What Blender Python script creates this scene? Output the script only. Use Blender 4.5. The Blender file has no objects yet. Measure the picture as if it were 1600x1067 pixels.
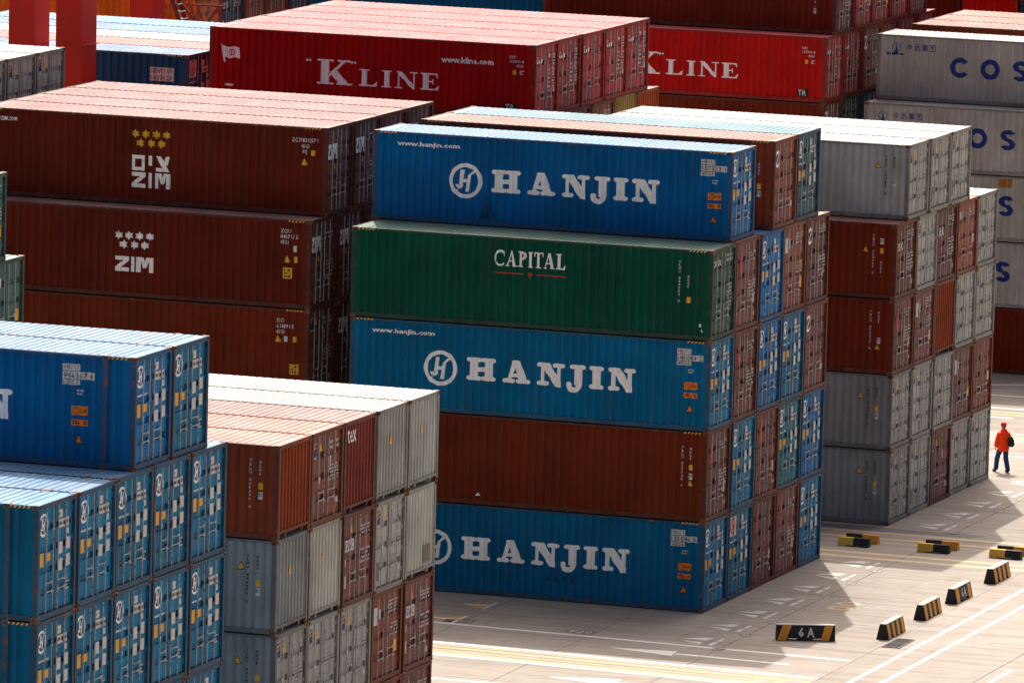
import bpy, bmesh, math, random
from mathutils import Vector, Matrix
rnd = random.Random(7)
S = bpy.context.scene
COL = S.collection

# ------------------------------------------------------------------ camera
cam_d = bpy.data.cameras.new("camera")
cam = bpy.data.objects.new("camera", cam_d)
COL.objects.link(cam)
Fv = Vector((-0.32533026, 0.93660612, -0.13011227))
Rv = Vector((0.94312362, 0.33134434, 0.02699581))
Uv = Vector((-0.06839641, 0.11392941, 0.99113169))
M = Matrix((Rv, Uv, -Fv)).transposed().to_4x4()
M.translation = Vector((74.855, -234.706, 40.85))
cam.matrix_world = M
cam_d.sensor_width = 36.0
cam_d.lens = 12275.8 * 36.0 / 1600.0
cam_d.clip_start = 1.0
cam_d.clip_end = 8000.0
S.camera = cam

# ------------------------------------------------------------------ light
SUN = Vector((-0.345, 0.77, 1.0)).normalized()
elev = math.asin(SUN.z)
azim = math.atan2(SUN.x, SUN.y)
world = bpy.data.worlds.new("World")
S.world = world
world.use_nodes = True
wn = world.node_tree.nodes
bg = wn["Background"]
sky = wn.new("ShaderNodeTexSky")
sky.sky_type = 'NISHITA'
sky.sun_disc = False
sky.sun_elevation = elev
sky.sun_rotation = azim
sky.air_density = 0.32
sky.dust_density = 8.5
sky.ozone_density = 0.0
world.node_tree.links.new(sky.outputs[0], bg.inputs[0])
bg.inputs[1].default_value = 0.15
sd = bpy.data.lights.new("sun", 'SUN')
sd.energy = 3.15
sd.angle = math.radians(0.5)
sd.color = (1.0, 0.95, 0.88)
sun = bpy.data.objects.new("sun", sd)
COL.objects.link(sun)
sun.rotation_euler = SUN.to_track_quat('Z', 'Y').to_euler()
S.view_settings.view_transform = 'Standard'
S.view_settings.look = 'None'
S.view_settings.exposure = 0.82
S.view_settings.gamma = 1.0

# ------------------------------------------------------------------ materials
def new_mat(name):
    m = bpy.data.materials.new(name)
    m.use_nodes = True
    nt = m.node_tree
    return m, nt, nt.nodes, nt.nodes["Principled BSDF"]

def N(nt, t, **kw):
    n = nt.nodes.new(t)
    for k, v in kw.items():
        setattr(n, k, v)
    return n

def ramp(nt, src, a, b, ca=(0, 0, 0, 1), cb=(1, 1, 1, 1)):
    r = nt.nodes.new("ShaderNodeValToRGB")
    r.color_ramp.elements[0].position = a
    r.color_ramp.elements[1].position = b
    r.color_ramp.elements[0].color = ca
    r.color_ramp.elements[1].color = cb
    nt.links.new(src, r.inputs[0])
    return r.outputs[0]

def mix(nt, fac, a, b, mode='MIX'):
    m = nt.nodes.new("ShaderNodeMix")
    m.data_type = 'RGBA'
    m.blend_type = mode
    if isinstance(fac, (int, float)):
        m.inputs[0].default_value = fac
    else:
        nt.links.new(fac, m.inputs[0])
    for i, v in ((6, a), (7, b)):
        if isinstance(v, (tuple, list)):
            m.inputs[i].default_value = (v[0], v[1], v[2], 1)
        else:
            nt.links.new(v, m.inputs[i])
    return m.outputs[2]

def mathn(nt, op, a, b=0.0):
    m = nt.nodes.new("ShaderNodeMath")
    m.operation = op
    for i, v in ((0, a), (1, b)):
        if isinstance(v, (int, float)):
            m.inputs[i].default_value = v
        else:
            nt.links.new(v, m.inputs[i])
    return m.outputs[0]

def coords(nt, scale=(1, 1, 1), obj=True, shift=True):
    tc = nt.nodes.new("ShaderNodeTexCoord")
    mp = nt.nodes.new("ShaderNodeMapping")
    mp.inputs['Scale'].default_value = scale
    nt.links.new(tc.outputs['Object'], mp.inputs['Vector'])
    if shift:
        oi = nt.nodes.new("ShaderNodeObjectInfo")
        v = nt.nodes.new("ShaderNodeVectorMath")
        v.operation = 'SCALE'
        v.inputs[0].default_value = (37.0, 91.0, 13.0)
        nt.links.new(oi.outputs['Random'], v.inputs['Scale'])
        nt.links.new(v.outputs[0], mp.inputs['Location'])
    return mp.outputs[0]

def noise(nt, vec, scale, detail=4, rough=0.55):
    n = nt.nodes.new("ShaderNodeTexNoise")
    n.inputs['Scale'].default_value = scale
    n.inputs['Detail'].default_value = detail
    n.inputs['Roughness'].default_value = rough
    nt.links.new(vec, n.inputs['Vector'])
    return n.outputs['Fac']

def paint(name, var=0.25, streak=0.35, rust=0.72, dirt=0.25, rough=0.45, fade=None, fadef=0.0, spec=0.35, scuff=.28, puddle=False):
    """container paint: takes its colour from the object's own colour"""
    m, nt, nd, P = new_mat(name)
    oi = N(nt, "ShaderNodeObjectInfo")
    base = oi.outputs['Color']
    if fade:
        v0 = noise(nt, coords(nt, (1, 1, 1)), 0.7, 3)
        f = mathn(nt, 'ADD', fadef - 0.12, mathn(nt, 'MULTIPLY', v0, 0.24))
        base = mix(nt, f, mix(nt, 1.0, base, (1.5, 1.5, 1.5), 'MULTIPLY'), fade)
    big = noise(nt, coords(nt, (1, 1, 1)), 0.55, 5)
    lo = mix(nt, 1.0, base, (1 - var, 1 - var, 1 - var), 'MULTIPLY')
    hi = mix(nt, 1.0, base, (1 + var, 1 + var, 1 + var), 'MULTIPLY')
    c = mix(nt, ramp(nt, big, 0.3, 0.7), lo, hi)
    # long vertical weather streaks
    st = noise(nt, coords(nt, (7, 7, 0.35)), 1.0, 4, 0.65)
    c = mix(nt, mathn(nt, 'MULTIPLY', ramp(nt, st, 0.5, 0.72), streak), c, mix(nt, 0.5, base, (0.07, 0.06, 0.05)))
    # pale scuffs
    sc = noise(nt, coords(nt, (3, 3, 9)), 2.2, 6, 0.7)
    c = mix(nt, mathn(nt, 'MULTIPLY', ramp(nt, sc, 0.66, 0.74), scuff), c, (0.45, 0.43, 0.40))
    # grime film
    gr = noise(nt, coords(nt, (1, 1, 1)), 3.5, 6, 0.7)
    c = mix(nt, mathn(nt, 'MULTIPLY', ramp(nt, gr, 0.42, 0.75), dirt), c, (0.11, 0.09, 0.07))
    # rust spots
    rs = noise(nt, coords(nt, (1, 1, 0.7)), 5.0, 8, 0.72)
    rf = ramp(nt, mathn(nt, 'ADD', rs, mathn(nt, 'MULTIPLY', oi.outputs['Random'], .05)), rust - 0.01, rust + 0.05)
    if puddle:
        pd = noise(nt, coords(nt, (1, 1, 1)), 1.3, 5, 0.6)
        c = mix(nt, mathn(nt, 'MULTIPLY', ramp(nt, pd, 0.5, 0.62), 0.45), c, mix(nt, .5, base, (0.20, 0.17, 0.14)))
        p2 = noise(nt, coords(nt, (1, 1, 1)), 2.6, 4, 0.6)
        c = mix(nt, mathn(nt, 'MULTIPLY', ramp(nt, p2, 0.66, 0.72), 0.6), c, (0.12, 0.07, 0.045))
    rc = mix(nt, noise(nt, coords(nt), 14, 3), (0.13, 0.045, 0.018), (0.24, 0.10, 0.045))
    c = mix(nt, rf, c, rc)
    nt.links.new(c, P.inputs['Base Color'])
    r = mathn(nt, 'ADD', rough, mathn(nt, 'MULTIPLY', gr, 0.3))
    nt.links.new(r, P.inputs['Roughness'])
    P.inputs['Specular IOR Level'].default_value = spec
    bp = N(nt, "ShaderNodeBump")
    bp.inputs['Strength'].default_value = 0.15
    bp.inputs['Distance'].default_value = 0.02
    nt.links.new(big, bp.inputs['Height'])
    nt.links.new(bp.outputs[0], P.inputs['Normal'])
    return m

M_PANEL = paint("container_paint", rust=0.735, dirt=0.04, spec=0.06, scuff=.12, var=.22, rough=.45, streak=.44)
M_DOOR = paint("door_paint", rust=0.69, dirt=0.16, streak=0.36, var=0.2, spec=0.08, scuff=.24)
M_FRAME = paint("frame_paint", rust=0.62, dirt=0.35, streak=0.5, spec=0.15, scuff=.15)
M_CAST = paint("casting_steel", rust=0.50, dirt=0.5)
M_ROOF = paint("roof_paint", rust=0.735, dirt=0.16, streak=0.0, rough=0.5, fade=(0.72, 0.70, 0.68), fadef=0.17, spec=0.18, var=0.16, puddle=True)

def flat(name, col, rough=0.6, wear=0.0, under=(0.2, 0.2, 0.2), metal=0.0, wscale=6):
    m, nt, nd, P = new_mat(name)
    nz = noise(nt, coords(nt), wscale, 5, 0.65)
    c = mix(nt, 0.0, col, col)
    lo = (col[0] * 0.75, col[1] * 0.75, col[2] * 0.75)
    c = mix(nt, nz, lo, (min(1, col[0] * 1.15), min(1, col[1] * 1.15), min(1, col[2] * 1.15)))
    if wear:
        c = mix(nt, ramp(nt, nz, 1 - wear - 0.06, 1 - wear + 0.06), c, under)
    nt.links.new(c, P.inputs['Base Color'])
    P.inputs['Roughness'].default_value = rough
    P.inputs['Specular IOR Level'].default_value = .18
    P.inputs['Metallic'].default_value = metal
    return m

M_BAR = flat("galvanised_steel", (0.42, 0.425, 0.42), 0.5, metal=0.1, wear=0.42, under=(0.13, 0.09, 0.07), wscale=9)
M_WHITE = flat("white_print", (0.90, 0.885, 0.86), 0.6, wear=0.36, under=(0.58, 0.55, 0.52), wscale=3.5)
M_PLAC = flat("placard_white", (0.58, 0.57, 0.55), 0.6, wscale=12)
M_BLACK = flat("black_print", (0.02, 0.02, 0.025), 0.6)
M_ORANGE = flat("orange_sticker", (0.75, 0.20, 0.02), 0.5)
M_DULLO = flat("faded_orange_patch", (0.30, 0.13, 0.03), 0.7, wear=.4, under=(.2, .12, .06))
M_YEL = flat("yellow_sticker", (0.72, 0.38, 0.03), 0.5)
M_REDP = flat("red_print", (0.55, 0.03, 0.02), 0.5)
M_NAVY = flat("navy_print", (0.008, 0.025, 0.16), 0.5)
M_PLATE = flat("dull_plate", (0.12, 0.10, 0.09), 0.5)
M_TEXTG = flat("faint_print", (0.48, 0.47, 0.45), 0.6)
M_SOOT = flat("soot_stain", (0.008, 0.035, 0.085), 0.8, wear=0.5, under=(0.005, 0.075, 0.20), wscale=5)

# ------------------------------------------------------------------ mesh helper
class MB:
    def __init__(s):
        s.v = []
        s.f = []

    def face(s, pts):
        b = len(s.v)
        s.v += [tuple(p) for p in pts]
        s.f.append(tuple(range(b, b + len(pts))))

    def box(s, x0, y0, z0, x1, y1, z1):
        b = len(s.v)
        s.v += [(x0, y0, z0), (x1, y0, z0), (x1, y1, z0), (x0, y1, z0), (x0, y0, z1), (x1, y0, z1), (x1, y1, z1), (x0, y1, z1)]
        for q in ((3, 2, 1, 0), (4, 5, 6, 7), (0, 1, 5, 4), (1, 2, 6, 5), (2, 3, 7, 6), (3, 0, 4, 7)):
            s.f.append(tuple(b + i for i in q))

    def tube(s, p0, p1, r0, r1=None, n=8, caps=True):
        r1 = r0 if r1 is None else r1
        p0, p1 = Vector(p0), Vector(p1)
        d = (p1 - p0).normalized()
        a = d.orthogonal().normalized()
        c = d.cross(a)
        b = len(s.v)
        for p, r in ((p0, r0), (p1, r1)):
            for i in range(n):
                t = 2 * math.pi * i / n
                s.v.append(tuple(p + a * (r * math.cos(t)) + c * (r * math.sin(t))))
        for i in range(n):
            j = (i + 1) % n
            s.f.append((b + i, b + j, b + n + j, b + n + i))
        if caps:
            s.f.append(tuple(b + i for i in reversed(range(n))))
            s.f.append(tuple(b + n + i for i in range(n)))

    def prism(s, poly, z0, z1):
        b = len(s.v)
        n = len(poly)
        for z in (z0, z1):
            s.v += [(p[0], p[1], z) for p in poly]
        s.f.append(tuple(b + i for i in reversed(range(n))))
        s.f.append(tuple(b + n + i for i in range(n)))
        for i in range(n):
            j = (i + 1) % n
            s.f.append((b + i, b + j, b + n + j, b + n + i))

    def recess_box(s, x0, y0, z0, x1, y1, z1, k=0.28, d=0.03):
        """box with a sunk square in each vertical face and the top (a casting)"""
        c = [(x0, y0, z0), (x1, y0, z0), (x1, y1, z0), (x0, y1, z0), (x0, y0, z1), (x1, y0, z1), (x1, y1, z1), (x0, y1, z1)]
        s.face([c[i] for i in (3, 2, 1, 0)])
        s.face([c[i] for i in (4, 5, 6, 7)])
        for q in ((0, 1, 5, 4), (1, 2, 6, 5), (2, 3, 7, 6), (3, 0, 4, 7)):
            P = [Vector(c[i]) for i in q]
            ce = sum(P, Vector()) / 4
            nrm = (P[1] - P[0]).cross(P[3] - P[0]).normalized()
            I = [p.lerp(ce, k * 1.4) for p in P]
            D = [p - nrm * d for p in I]
            for i in range(4):
                j = (i + 1) % 4
                s.face((P[i], P[j], I[j], I[i]))
                s.face((I[i], I[j], D[j], D[i]))
            s.face(D)

    def mesh(s, name, mat):
        m = bpy.data.meshes.new(name)
        m.from_pydata(s.v, [], s.f)
        m.materials.append(mat)
        m.update()
        return m

def link(name, data, parent=None, loc=None, color=None):
    o = bpy.data.objects.new(name, data)
    COL.objects.link(o)
    if parent is not None:
        o.parent = parent
    if loc:
        o.location = loc
    if color:
        o.color = (color[0], color[1], color[2], 1)
    return o

def tag(o, label=None, cat=None, group=None, kind=None):
    if label: o['label'] = label
    if cat: o['category'] = cat
    if group: o['group'] = group
    if kind: o['kind'] = kind
    return o

def root(name, loc, label, cat, group=None, rz=0):
    o = link(name, None, None, loc)
    o.rotation_euler.z = rz
    o.empty_display_size = 0.3
    return tag(o, label, cat, group)

# ------------------------------------------------------------------ lettering
def rct(x0, z0, x1, z1):
    return [(x0, z0), (x1, z0), (x1, z1), (x0, z1)]

def capsule(x0, z0, x1, z1, w, n=6):
    a = math.atan2(z1 - z0, x1 - x0)
    r = w / 2
    p = []
    for i in range(n + 1):
        t = a + math.pi / 2 + math.pi * i / n
        p.append((x0 + r * math.cos(t), z0 + r * math.sin(t)))
    for i in range(n + 1):
        t = a - math.pi / 2 + math.pi * i / n
        p.append((x1 + r * math.cos(t), z1 + r * math.sin(t)))
    return p

def bar(x0, z0, x1, z1, w):
    dx, dz = x1 - x0, z1 - z0
    l = math.hypot(dx, dz)
    nx, nz = -dz / l * w / 2, dx / l * w / 2
    return [(x0 - nx, z0 - nz), (x1 - nx, z1 - nz), (x1 + nx, z1 + nz), (x0 + nx, z0 + nz)]

def arc(cx, cz, ro, ri, a0, a1, n=16, sx=1.0):
    a0, a1 = math.radians(a0), math.radians(a1)
    o = [(cx + sx * ro * math.cos(a0 + (a1 - a0) * i / n), cz + ro * math.sin(a0 + (a1 - a0) * i / n)) for i in range(n + 1)]
    q = [(cx + sx * ri * math.cos(a1 + (a0 - a1) * i / n), cz + ri * math.sin(a1 + (a0 - a1) * i / n)) for i in range(n + 1)]
    return o + q

def ring(cx, cz, ro, ri, n=32, sx=1.0):
    return [arc(cx, cz, ro, ri, 0, 180, n // 2, sx), arc(cx, cz, ro, ri, 180, 360, n // 2, sx)]

# heavy slab letters with rounded ends: (width, polygons), cap height 1
def slab(ch):
    w = 0.19
    z0, z1 = w / 2, 1 - w / 2
    if ch == 'H':
        return 1.37, [rct(.17, .05, .55, .95), rct(.84, .05, 1.22, .95), rct(.5, .39, .89, .59)] + [capsule(a, z, b, z, w) for z in (z0, z1) for a, b in ((.09, .62), (.77, 1.28))]
    if ch == 'A':
        return 1.2, [[(.16, .08), (.34, .08), (.66, 1), (.44, 1)], [(.42, 1), (.74, 1), (1.1, .08), (.72, .08)], rct(.3, .26, .85, .42), capsule(.08, z0, .44, z0, w), capsule(.66, z0, 1.14, z0, w), capsule(.46, .93, .7, .93, .14)]
    if ch == 'N':
        return 1.2, [rct(.14, .05, .31, .9), rct(.87, .06, 1.04, .95), [(.08, 1), (.52, 1), (1.06, .2), (1.06, -.05), (.82, -.04)], capsule(.08, z0, .42, z0, w), capsule(.07, z1, .38, z1, w), capsule(.78, z1, 1.13, z1, w), capsule(.93, .03, .98, .03, .14)]
    if ch == 'J':
        return .84, [rct(.34, .1, .70, .95), capsule(.24, z1, .78, z1, w), arc(.33, .12, .35, .12, 180, 360, 12), capsule(.1, .13, .12, .13, .24)]
    if ch == 'I':
        return .62, [rct(.13, .05, .49, .95), capsule(.08, z0, .54, z0, w), capsule(.08, z1, .54, z1, w)]

# book serif letters, cap height 1
def serif(ch, k=1.0):
    s = .07
    st = .24
    if ch == 'K':
        return 1.0, [rct(.12, 0, .36, 1), rct(0, 0, .5, s), rct(0, 1 - s, .5, 1), [(.36, .42), (.78, 1), (.9, 1), (.36, .28)], [(.38, .5), (.56, .62), (.98, 0), (.68, 0)], rct(.6, 1 - s, 1.0, 1), rct(.58, 0, 1.05, s)]
    if ch == 'L':
        return .85, [rct(.12, 0, .12 + st, 1), rct(0, 1 - s, .46, 1), rct(0, 0, .72, s * 1.3), [(.6, .05), (.82, .3), (.85, .3), (.8, 0), (.55, 0)]]
    if ch == 'I':
        return .46, [rct(.13, 0, .13 + st, 1), rct(0, 0, .46, s), rct(0, 1 - s, .46, 1)]
    if ch == 'N':
        return 1.0, [rct(.12, 0, .2, 1), rct(.8, 0, .88, 1), [(.04, 1), (.3, 1), (.88, .14), (.88, -.02), (.78, -.02)], rct(0, 0, .34, s), rct(.66, 1 - s, 1.0, 1)]
    if ch == 'E':
        return .85, [rct(.12, 0, .12 + st, 1), rct(0, 0, .74, s * 1.2), rct(0, 1 - s * 1.2, .74, 1), rct(.3, .47, .56, .54), [(.62, .03), (.82, .28), (.85, .28), (.8, 0)], [(.62, .97), (.76, .74), (.79, .74), (.76, 1)], rct(.54, .36, .58, .65)]
    if ch == 'C':
        return .8, [arc(.45, .5, .52, .36, 45, 200, 14, .86), arc(.45, .5, .52, .4, 200, 318, 12, .86), [(.7, .62), (.78, .62), (.78, .97), (.74, .97)]]
    if ch == 'A':
        return .95, [[(.1, 0), (.18, 0), (.52, 1), (.44, 1)], [(.38, 1), (.56, 1), (.86, 0), (.62, 0)], rct(.24, .3, .68, .38), rct(0, 0, .3, s), rct(.54, 0, .96, s)]
    if ch == 'P':
        return .78, [rct(.12, 0, .12 + st, 1), rct(0, 0, .46, s), rct(0, 1 - s, .4, 1), arc(.38, .73, .27, .13, -90, 90, 12, 1.3), rct(.3, .93, .4, 1), rct(.3, .46, .4, .54)]
    if ch == 'T':
        return .8, [rct(.3, 0, .5, 1), rct(.16, 0, .64, s), rct(.02, 1 - s, .78, 1), [(.02, 1), (.02, .7), (.06, .7), (.14, .93)], [(.78, 1), (.78, .7), (.74, .7), (.66, .93)]]

def sans(ch):
    if ch == 'C':
        return .95, [arc(.5, .5, .5, .26, 38, 180, 14), arc(.5, .5, .5, .26, 180, 322, 14)]
    if ch == 'O':
        return 1.0, ring(.5, .5, .5, .25, 32)
    if ch == 'S':
        return .86, [arc(.43, .715, .285, .075, 20, 150, 10, 1.35), arc(.43, .715, .285, .075, 150, 270, 9, 1.35), arc(.43, .285, .285, .075, -160, -30, 10, 1.35), arc(.43, .285, .285, .075, -30, 90, 9, 1.35)]
    if ch == 'Z':
        return .9, [rct(0, .74, .9, 1), rct(0, 0, .9, .26), [(0, .26), (.36, .26), (.9, .74), (.54, .74)]]
    if ch == 'I':
        return .24, [rct(0, 0, .24, 1)]
    if ch == 'M':
        return 1.0, [rct(0, 0, .25, 1), rct(.75, 0, 1, 1), [(.2, 1), (.42, .3), (.58, .3), (.8, 1), (.56, 1), (.5, .72), (.44, 1)]]

def lay(fn, spec, h, z):
    """spec: list of (char, x) at absolute positions, or (char, x, width)"""
    out = Letters()
    for it in spec:
        w, P = fn(it[0])
        sx = h if len(it) < 3 else it[2] / w
        out.append([[(it[1] + a * sx, z + b * h) for a, b in p] for p in P])
    return out

class Letters(list):
    def flat(s):
        return [p for g in s for p in g]

_font = {}
def font_polys(txt, x0, z0, x1, z1):
    """built-in font outline fitted to a rectangle; returns (verts, faces)"""
    if txt not in _font:
        c = bpy.data.curves.new("t", 'FONT')
        c.body = txt
        c.resolution_u = 1
        c.offset = .03 if ('.' in txt and len(txt) > 5) or len(txt) == 1 else 0.0
        o = bpy.data.objects.new("t", c)
        COL.objects.link(o)
        dg = bpy.context.evaluated_depsgraph_get()
        me = bpy.data.meshes.new_from_object(o.evaluated_get(dg))
        vs = [(v.co.x, v.co.y) for v in me.vertices]
        fs = [tuple(p.vertices) for p in me.polygons]
        bpy.data.objects.remove(o)
        bpy.data.curves.remove(c)
        bpy.data.meshes.remove(me)
        a = min(v[0] for v in vs); b = max(v[0] for v in vs)
        lo = min(v[1] for v in vs); hi = max(v[1] for v in vs)
        _font[txt] = ([((v[0] - a) / (b - a), (v[1] - lo) / (hi - lo)) for v in vs], fs)
    vs, fs = _font[txt]
    return [[(x0 + vs[i][0] * (x1 - x0), z0 + vs[i][1] * (z1 - z0)) for i in f] for f in fs]

def vcol(txt, x, ztop, zbot, w):
    """letters one under another"""
    out = []
    n = len(txt)
    st = (ztop - zbot) / n
    for i, ch in enumerate(txt):
        if ch != ' ':
            z = ztop - st * (i + 1)
            out += font_polys(ch, x - w / 2 * (0.4 if ch in '1I' else 1), z + st * .12, x + w / 2 * (0.4 if ch in '1I' else 1), z + st * .88)
    return out

def tri(cx, z0, w, h):
    return [(cx - w / 2, z0), (cx + w / 2, z0), (cx, z0 + h)]

def star6(cx, cz, r):
    p = []
    for i in range(12):
        a = math.pi / 2 + math.pi * i / 6
        k = r if i % 2 == 0 else r * .55
        p.append((cx + k * math.cos(a), cz + k * math.sin(a)))
    return [p]

# ------------------------------------------------------------------ container geometry
W = 2.438
HC, SD = 2.896, 2.591
L40, L45 = 12.192, 13.716
PIT = (.112, .032, .102, .032)
DEP = .046
YP = .014

def side_breaks(L):
    """(x, depth) profile of the corrugated side wall, x from the left end"""
    out = [(.15, 0.0)]
    x = .15 + .06
    n = int((L - .42) / sum(PIT))
    slack = (L - .3 - n * sum(PIT) + PIT[0]) / 2
    x = .15 + slack
    out = [(.15, 0.0), (x, 0.0)]
    for i in range(n):
        if i:
            out.append((x, 0.0))
        x1 = x + PIT[1]
        x2 = x1 + PIT[2]
        x3 = x2 + PIT[3]
        if x3 > L - .17:
            break
        out += [(x1, DEP), (x2, DEP), (x3, 0.0)]
        x = x3 + PIT[0]
    out.append((L - .15, 0.0))
    o2 = []
    for p in out:
        if not o2 or p[0] > o2[-1][0] + 1e-6:
            o2.append(p)
    return o2

def depth_at(br, x):
    if x <= br[0][0] or x >= br[-1][0]:
        return 0.0
    for (a, da), (b, db) in zip(br, br[1:]):
        if a <= x <= b:
            return da + (db - da) * (x - a) / (b - a)
    return 0.0

def add_side(mb, L, h, far=False):
    br = side_breaks(L)
    z0, z1 = .16, h - .08
    pts = []
    for x, d in br:
        pts.append((x - L / 2, -W / 2 + YP + d))
    if far:
        pts = [(-x, -y) for x, y in pts]
    for (xa, ya), (xb, yb) in zip(pts, pts[1:]):
        mb.face([(xa, ya, z0), (xb, yb, z0), (xb, yb, z1), (xa, ya, z1)])

def add_roof(mb, L, h):
    zt = h - .008
    x = -L / 2 + .17
    y = W / 2 - .05
    pr = [(-L / 2 + .06, zt - .004), (x + .10, zt - .004)]
    x += .10
    p = .236
    n = int((L - .54) / p)
    s = (L - .54 - n * p) / 2
    x += s
    for i in range(n):
        pr += [(x + .005, zt), (x + .168, zt), (x + .186, zt - .02), (x + .214, zt - .02), (x + .232, zt)]
        x += p
    pr += [(L / 2 - .27, zt - .004), (L / 2 - .06, zt - .004)]
    for (xa, za), (xb, zb) in zip(pr, pr[1:]):
        mb.face([(xa, -y, za), (xb, -y, zb), (xb, y, zb), (xa, y, za)])

def add_end(mb, L, h, sgn=1, z0=.23):
    """vertical ribs on the blank end"""
    xo = L / 2 - .028
    y = -W / 2 + .12
    n = 9
    p = (W - .24) / n
    pr = []
    for i in range(n):
        a = y + i * p
        pr += [(a, 0), (a + p * .38, 0), (a + p * .52, .045), (a + p * .88, .045)]
    pr.append((W / 2 - .12, 0))
    for (ya, da), (yb, db) in zip(pr, pr[1:]):
        q = [(xo - da, ya, z0), (xo - db, yb, z0), (xo - db, yb, h - .11), (xo - da, ya, h - .11)]
        if sgn < 0:
            q = [(-a, -b, c) for a, b, c in q]
        mb.face(q)

XD = .075   # door face set back from the end plane
def add_door(mb, L, h, u0, u1, hinge_left):
    x = L / 2 - XD
    z0, z1 = .165, h - .13
    f = .07
    Y = lambda u: -W / 2 + u
    # frame
    mb.box(x - .05, Y(u0), z0, x, Y(u0 + f), z1)
    mb.box(x - .05, Y(u1 - f), z0, x, Y(u1), z1)
    mb.box(x - .05, Y(u0 + f), z0, x - .002, Y(u1 - f), z0 + f)
    mb.box(x - .05, Y(u0 + f), z1 - f, x - .002, Y(u1 - f), z1)
    n = 5 if h > 2.7 else 4
    a, b = z0 + f, z1 - f
    g = .17
    fl = (b - a - g * (n - 1)) / n
    pr = []
    z = a
    for i in range(n):
        pr += [(z, .008), (z + fl, .008)]
        if i < n - 1:
            pr += [(z + fl + .02, .07), (z + fl + g - .02, .07)]
        z += fl + g
    for (za, da), (zb, db) in zip(pr, pr[1:]):
        mb.face([(x - da, Y(u0 + f), za), (x - da, Y(u1 - f), za), (x - db, Y(u1 - f), zb), (x - db, Y(u0 + f), zb)])
    uh = u0 - .03 if hinge_left else u1 - .03
    for k in range(4):
        z = z0 + .22 + k * (z1 - z0 - .5) / 3
        mb.box(x + .001, Y(uh), z, x + .028, Y(uh + .09), z + .12)

def bar_mesh(L, h, u):
    mb = MB()
    x = L / 2 - .036
    y = -W / 2 + u
    mb.tube((x, y, .08), (x, y, h - .05), .0165, n=8)
    for z in (.10, h - .12):
        mb.box(x - .03, y - .035, z, x + .025, y + .035, z + .05)
    for z in (.62, h - .72):
        mb.box(x - .035, y - .03, z, x + .02, y + .03, z + .035)
    return mb

def handle_mesh(L, h, ua, ub, z):
    mb = MB()
    x = L / 2 - .022
    mb.box(x - .008, -W / 2 + ua, z, x + .008, -W / 2 + ub - .06, z + .022)
    mb.box(x - .02, -W / 2 + ub - .12, z - .03, x + .01, -W / 2 + ub - .07, z + .05)
    return mb

BARS = (.60, 1.04, 1.35, 1.84)

def add_frame_all(mb, L, h, ends):
    for sx in (-1, 1):
        for sy in (-1, 1):
            for z in (0, h - .118):
                x0, x1 = sorted((sx * L / 2, sx * (L / 2 - .178)))
                y0, y1 = sorted((sy * W / 2, sy * (W / 2 - .162)))
                mb.box(x0, y0, z, x1, y1, z + .118)
            x0, x1 = sorted((sx * (L / 2 - .003), sx * (L / 2 - .15)))
            y0, y1 = sorted((sy * (W / 2 - .003), sy * (W / 2 - .12)))
            mb.box(x0, y0, .118, x1, y1, h - .118)
    for sy in (-1, 1):
        y0, y1 = sorted((sy * (W / 2 - .004), sy * (W / 2 - .05)))
        mb.box(-L / 2 + .178, y0, h - .085, L / 2 - .178, y1, h - .018)
        mb.box(-L / 2 + .178, y0, .03, L / 2 - .178, y1, .168)
    for sx in (-1, 1):
        x0, x1 = sorted((sx * (L / 2 - .008), sx * (L / 2 - .06)))
        mb.box(x0, -W / 2 + .162, h - .12, x1, W / 2 - .162, h - .006)
        mb.box(x0, -W / 2 + .162, .02, x1, W / 2 - .162, .15)

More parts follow.
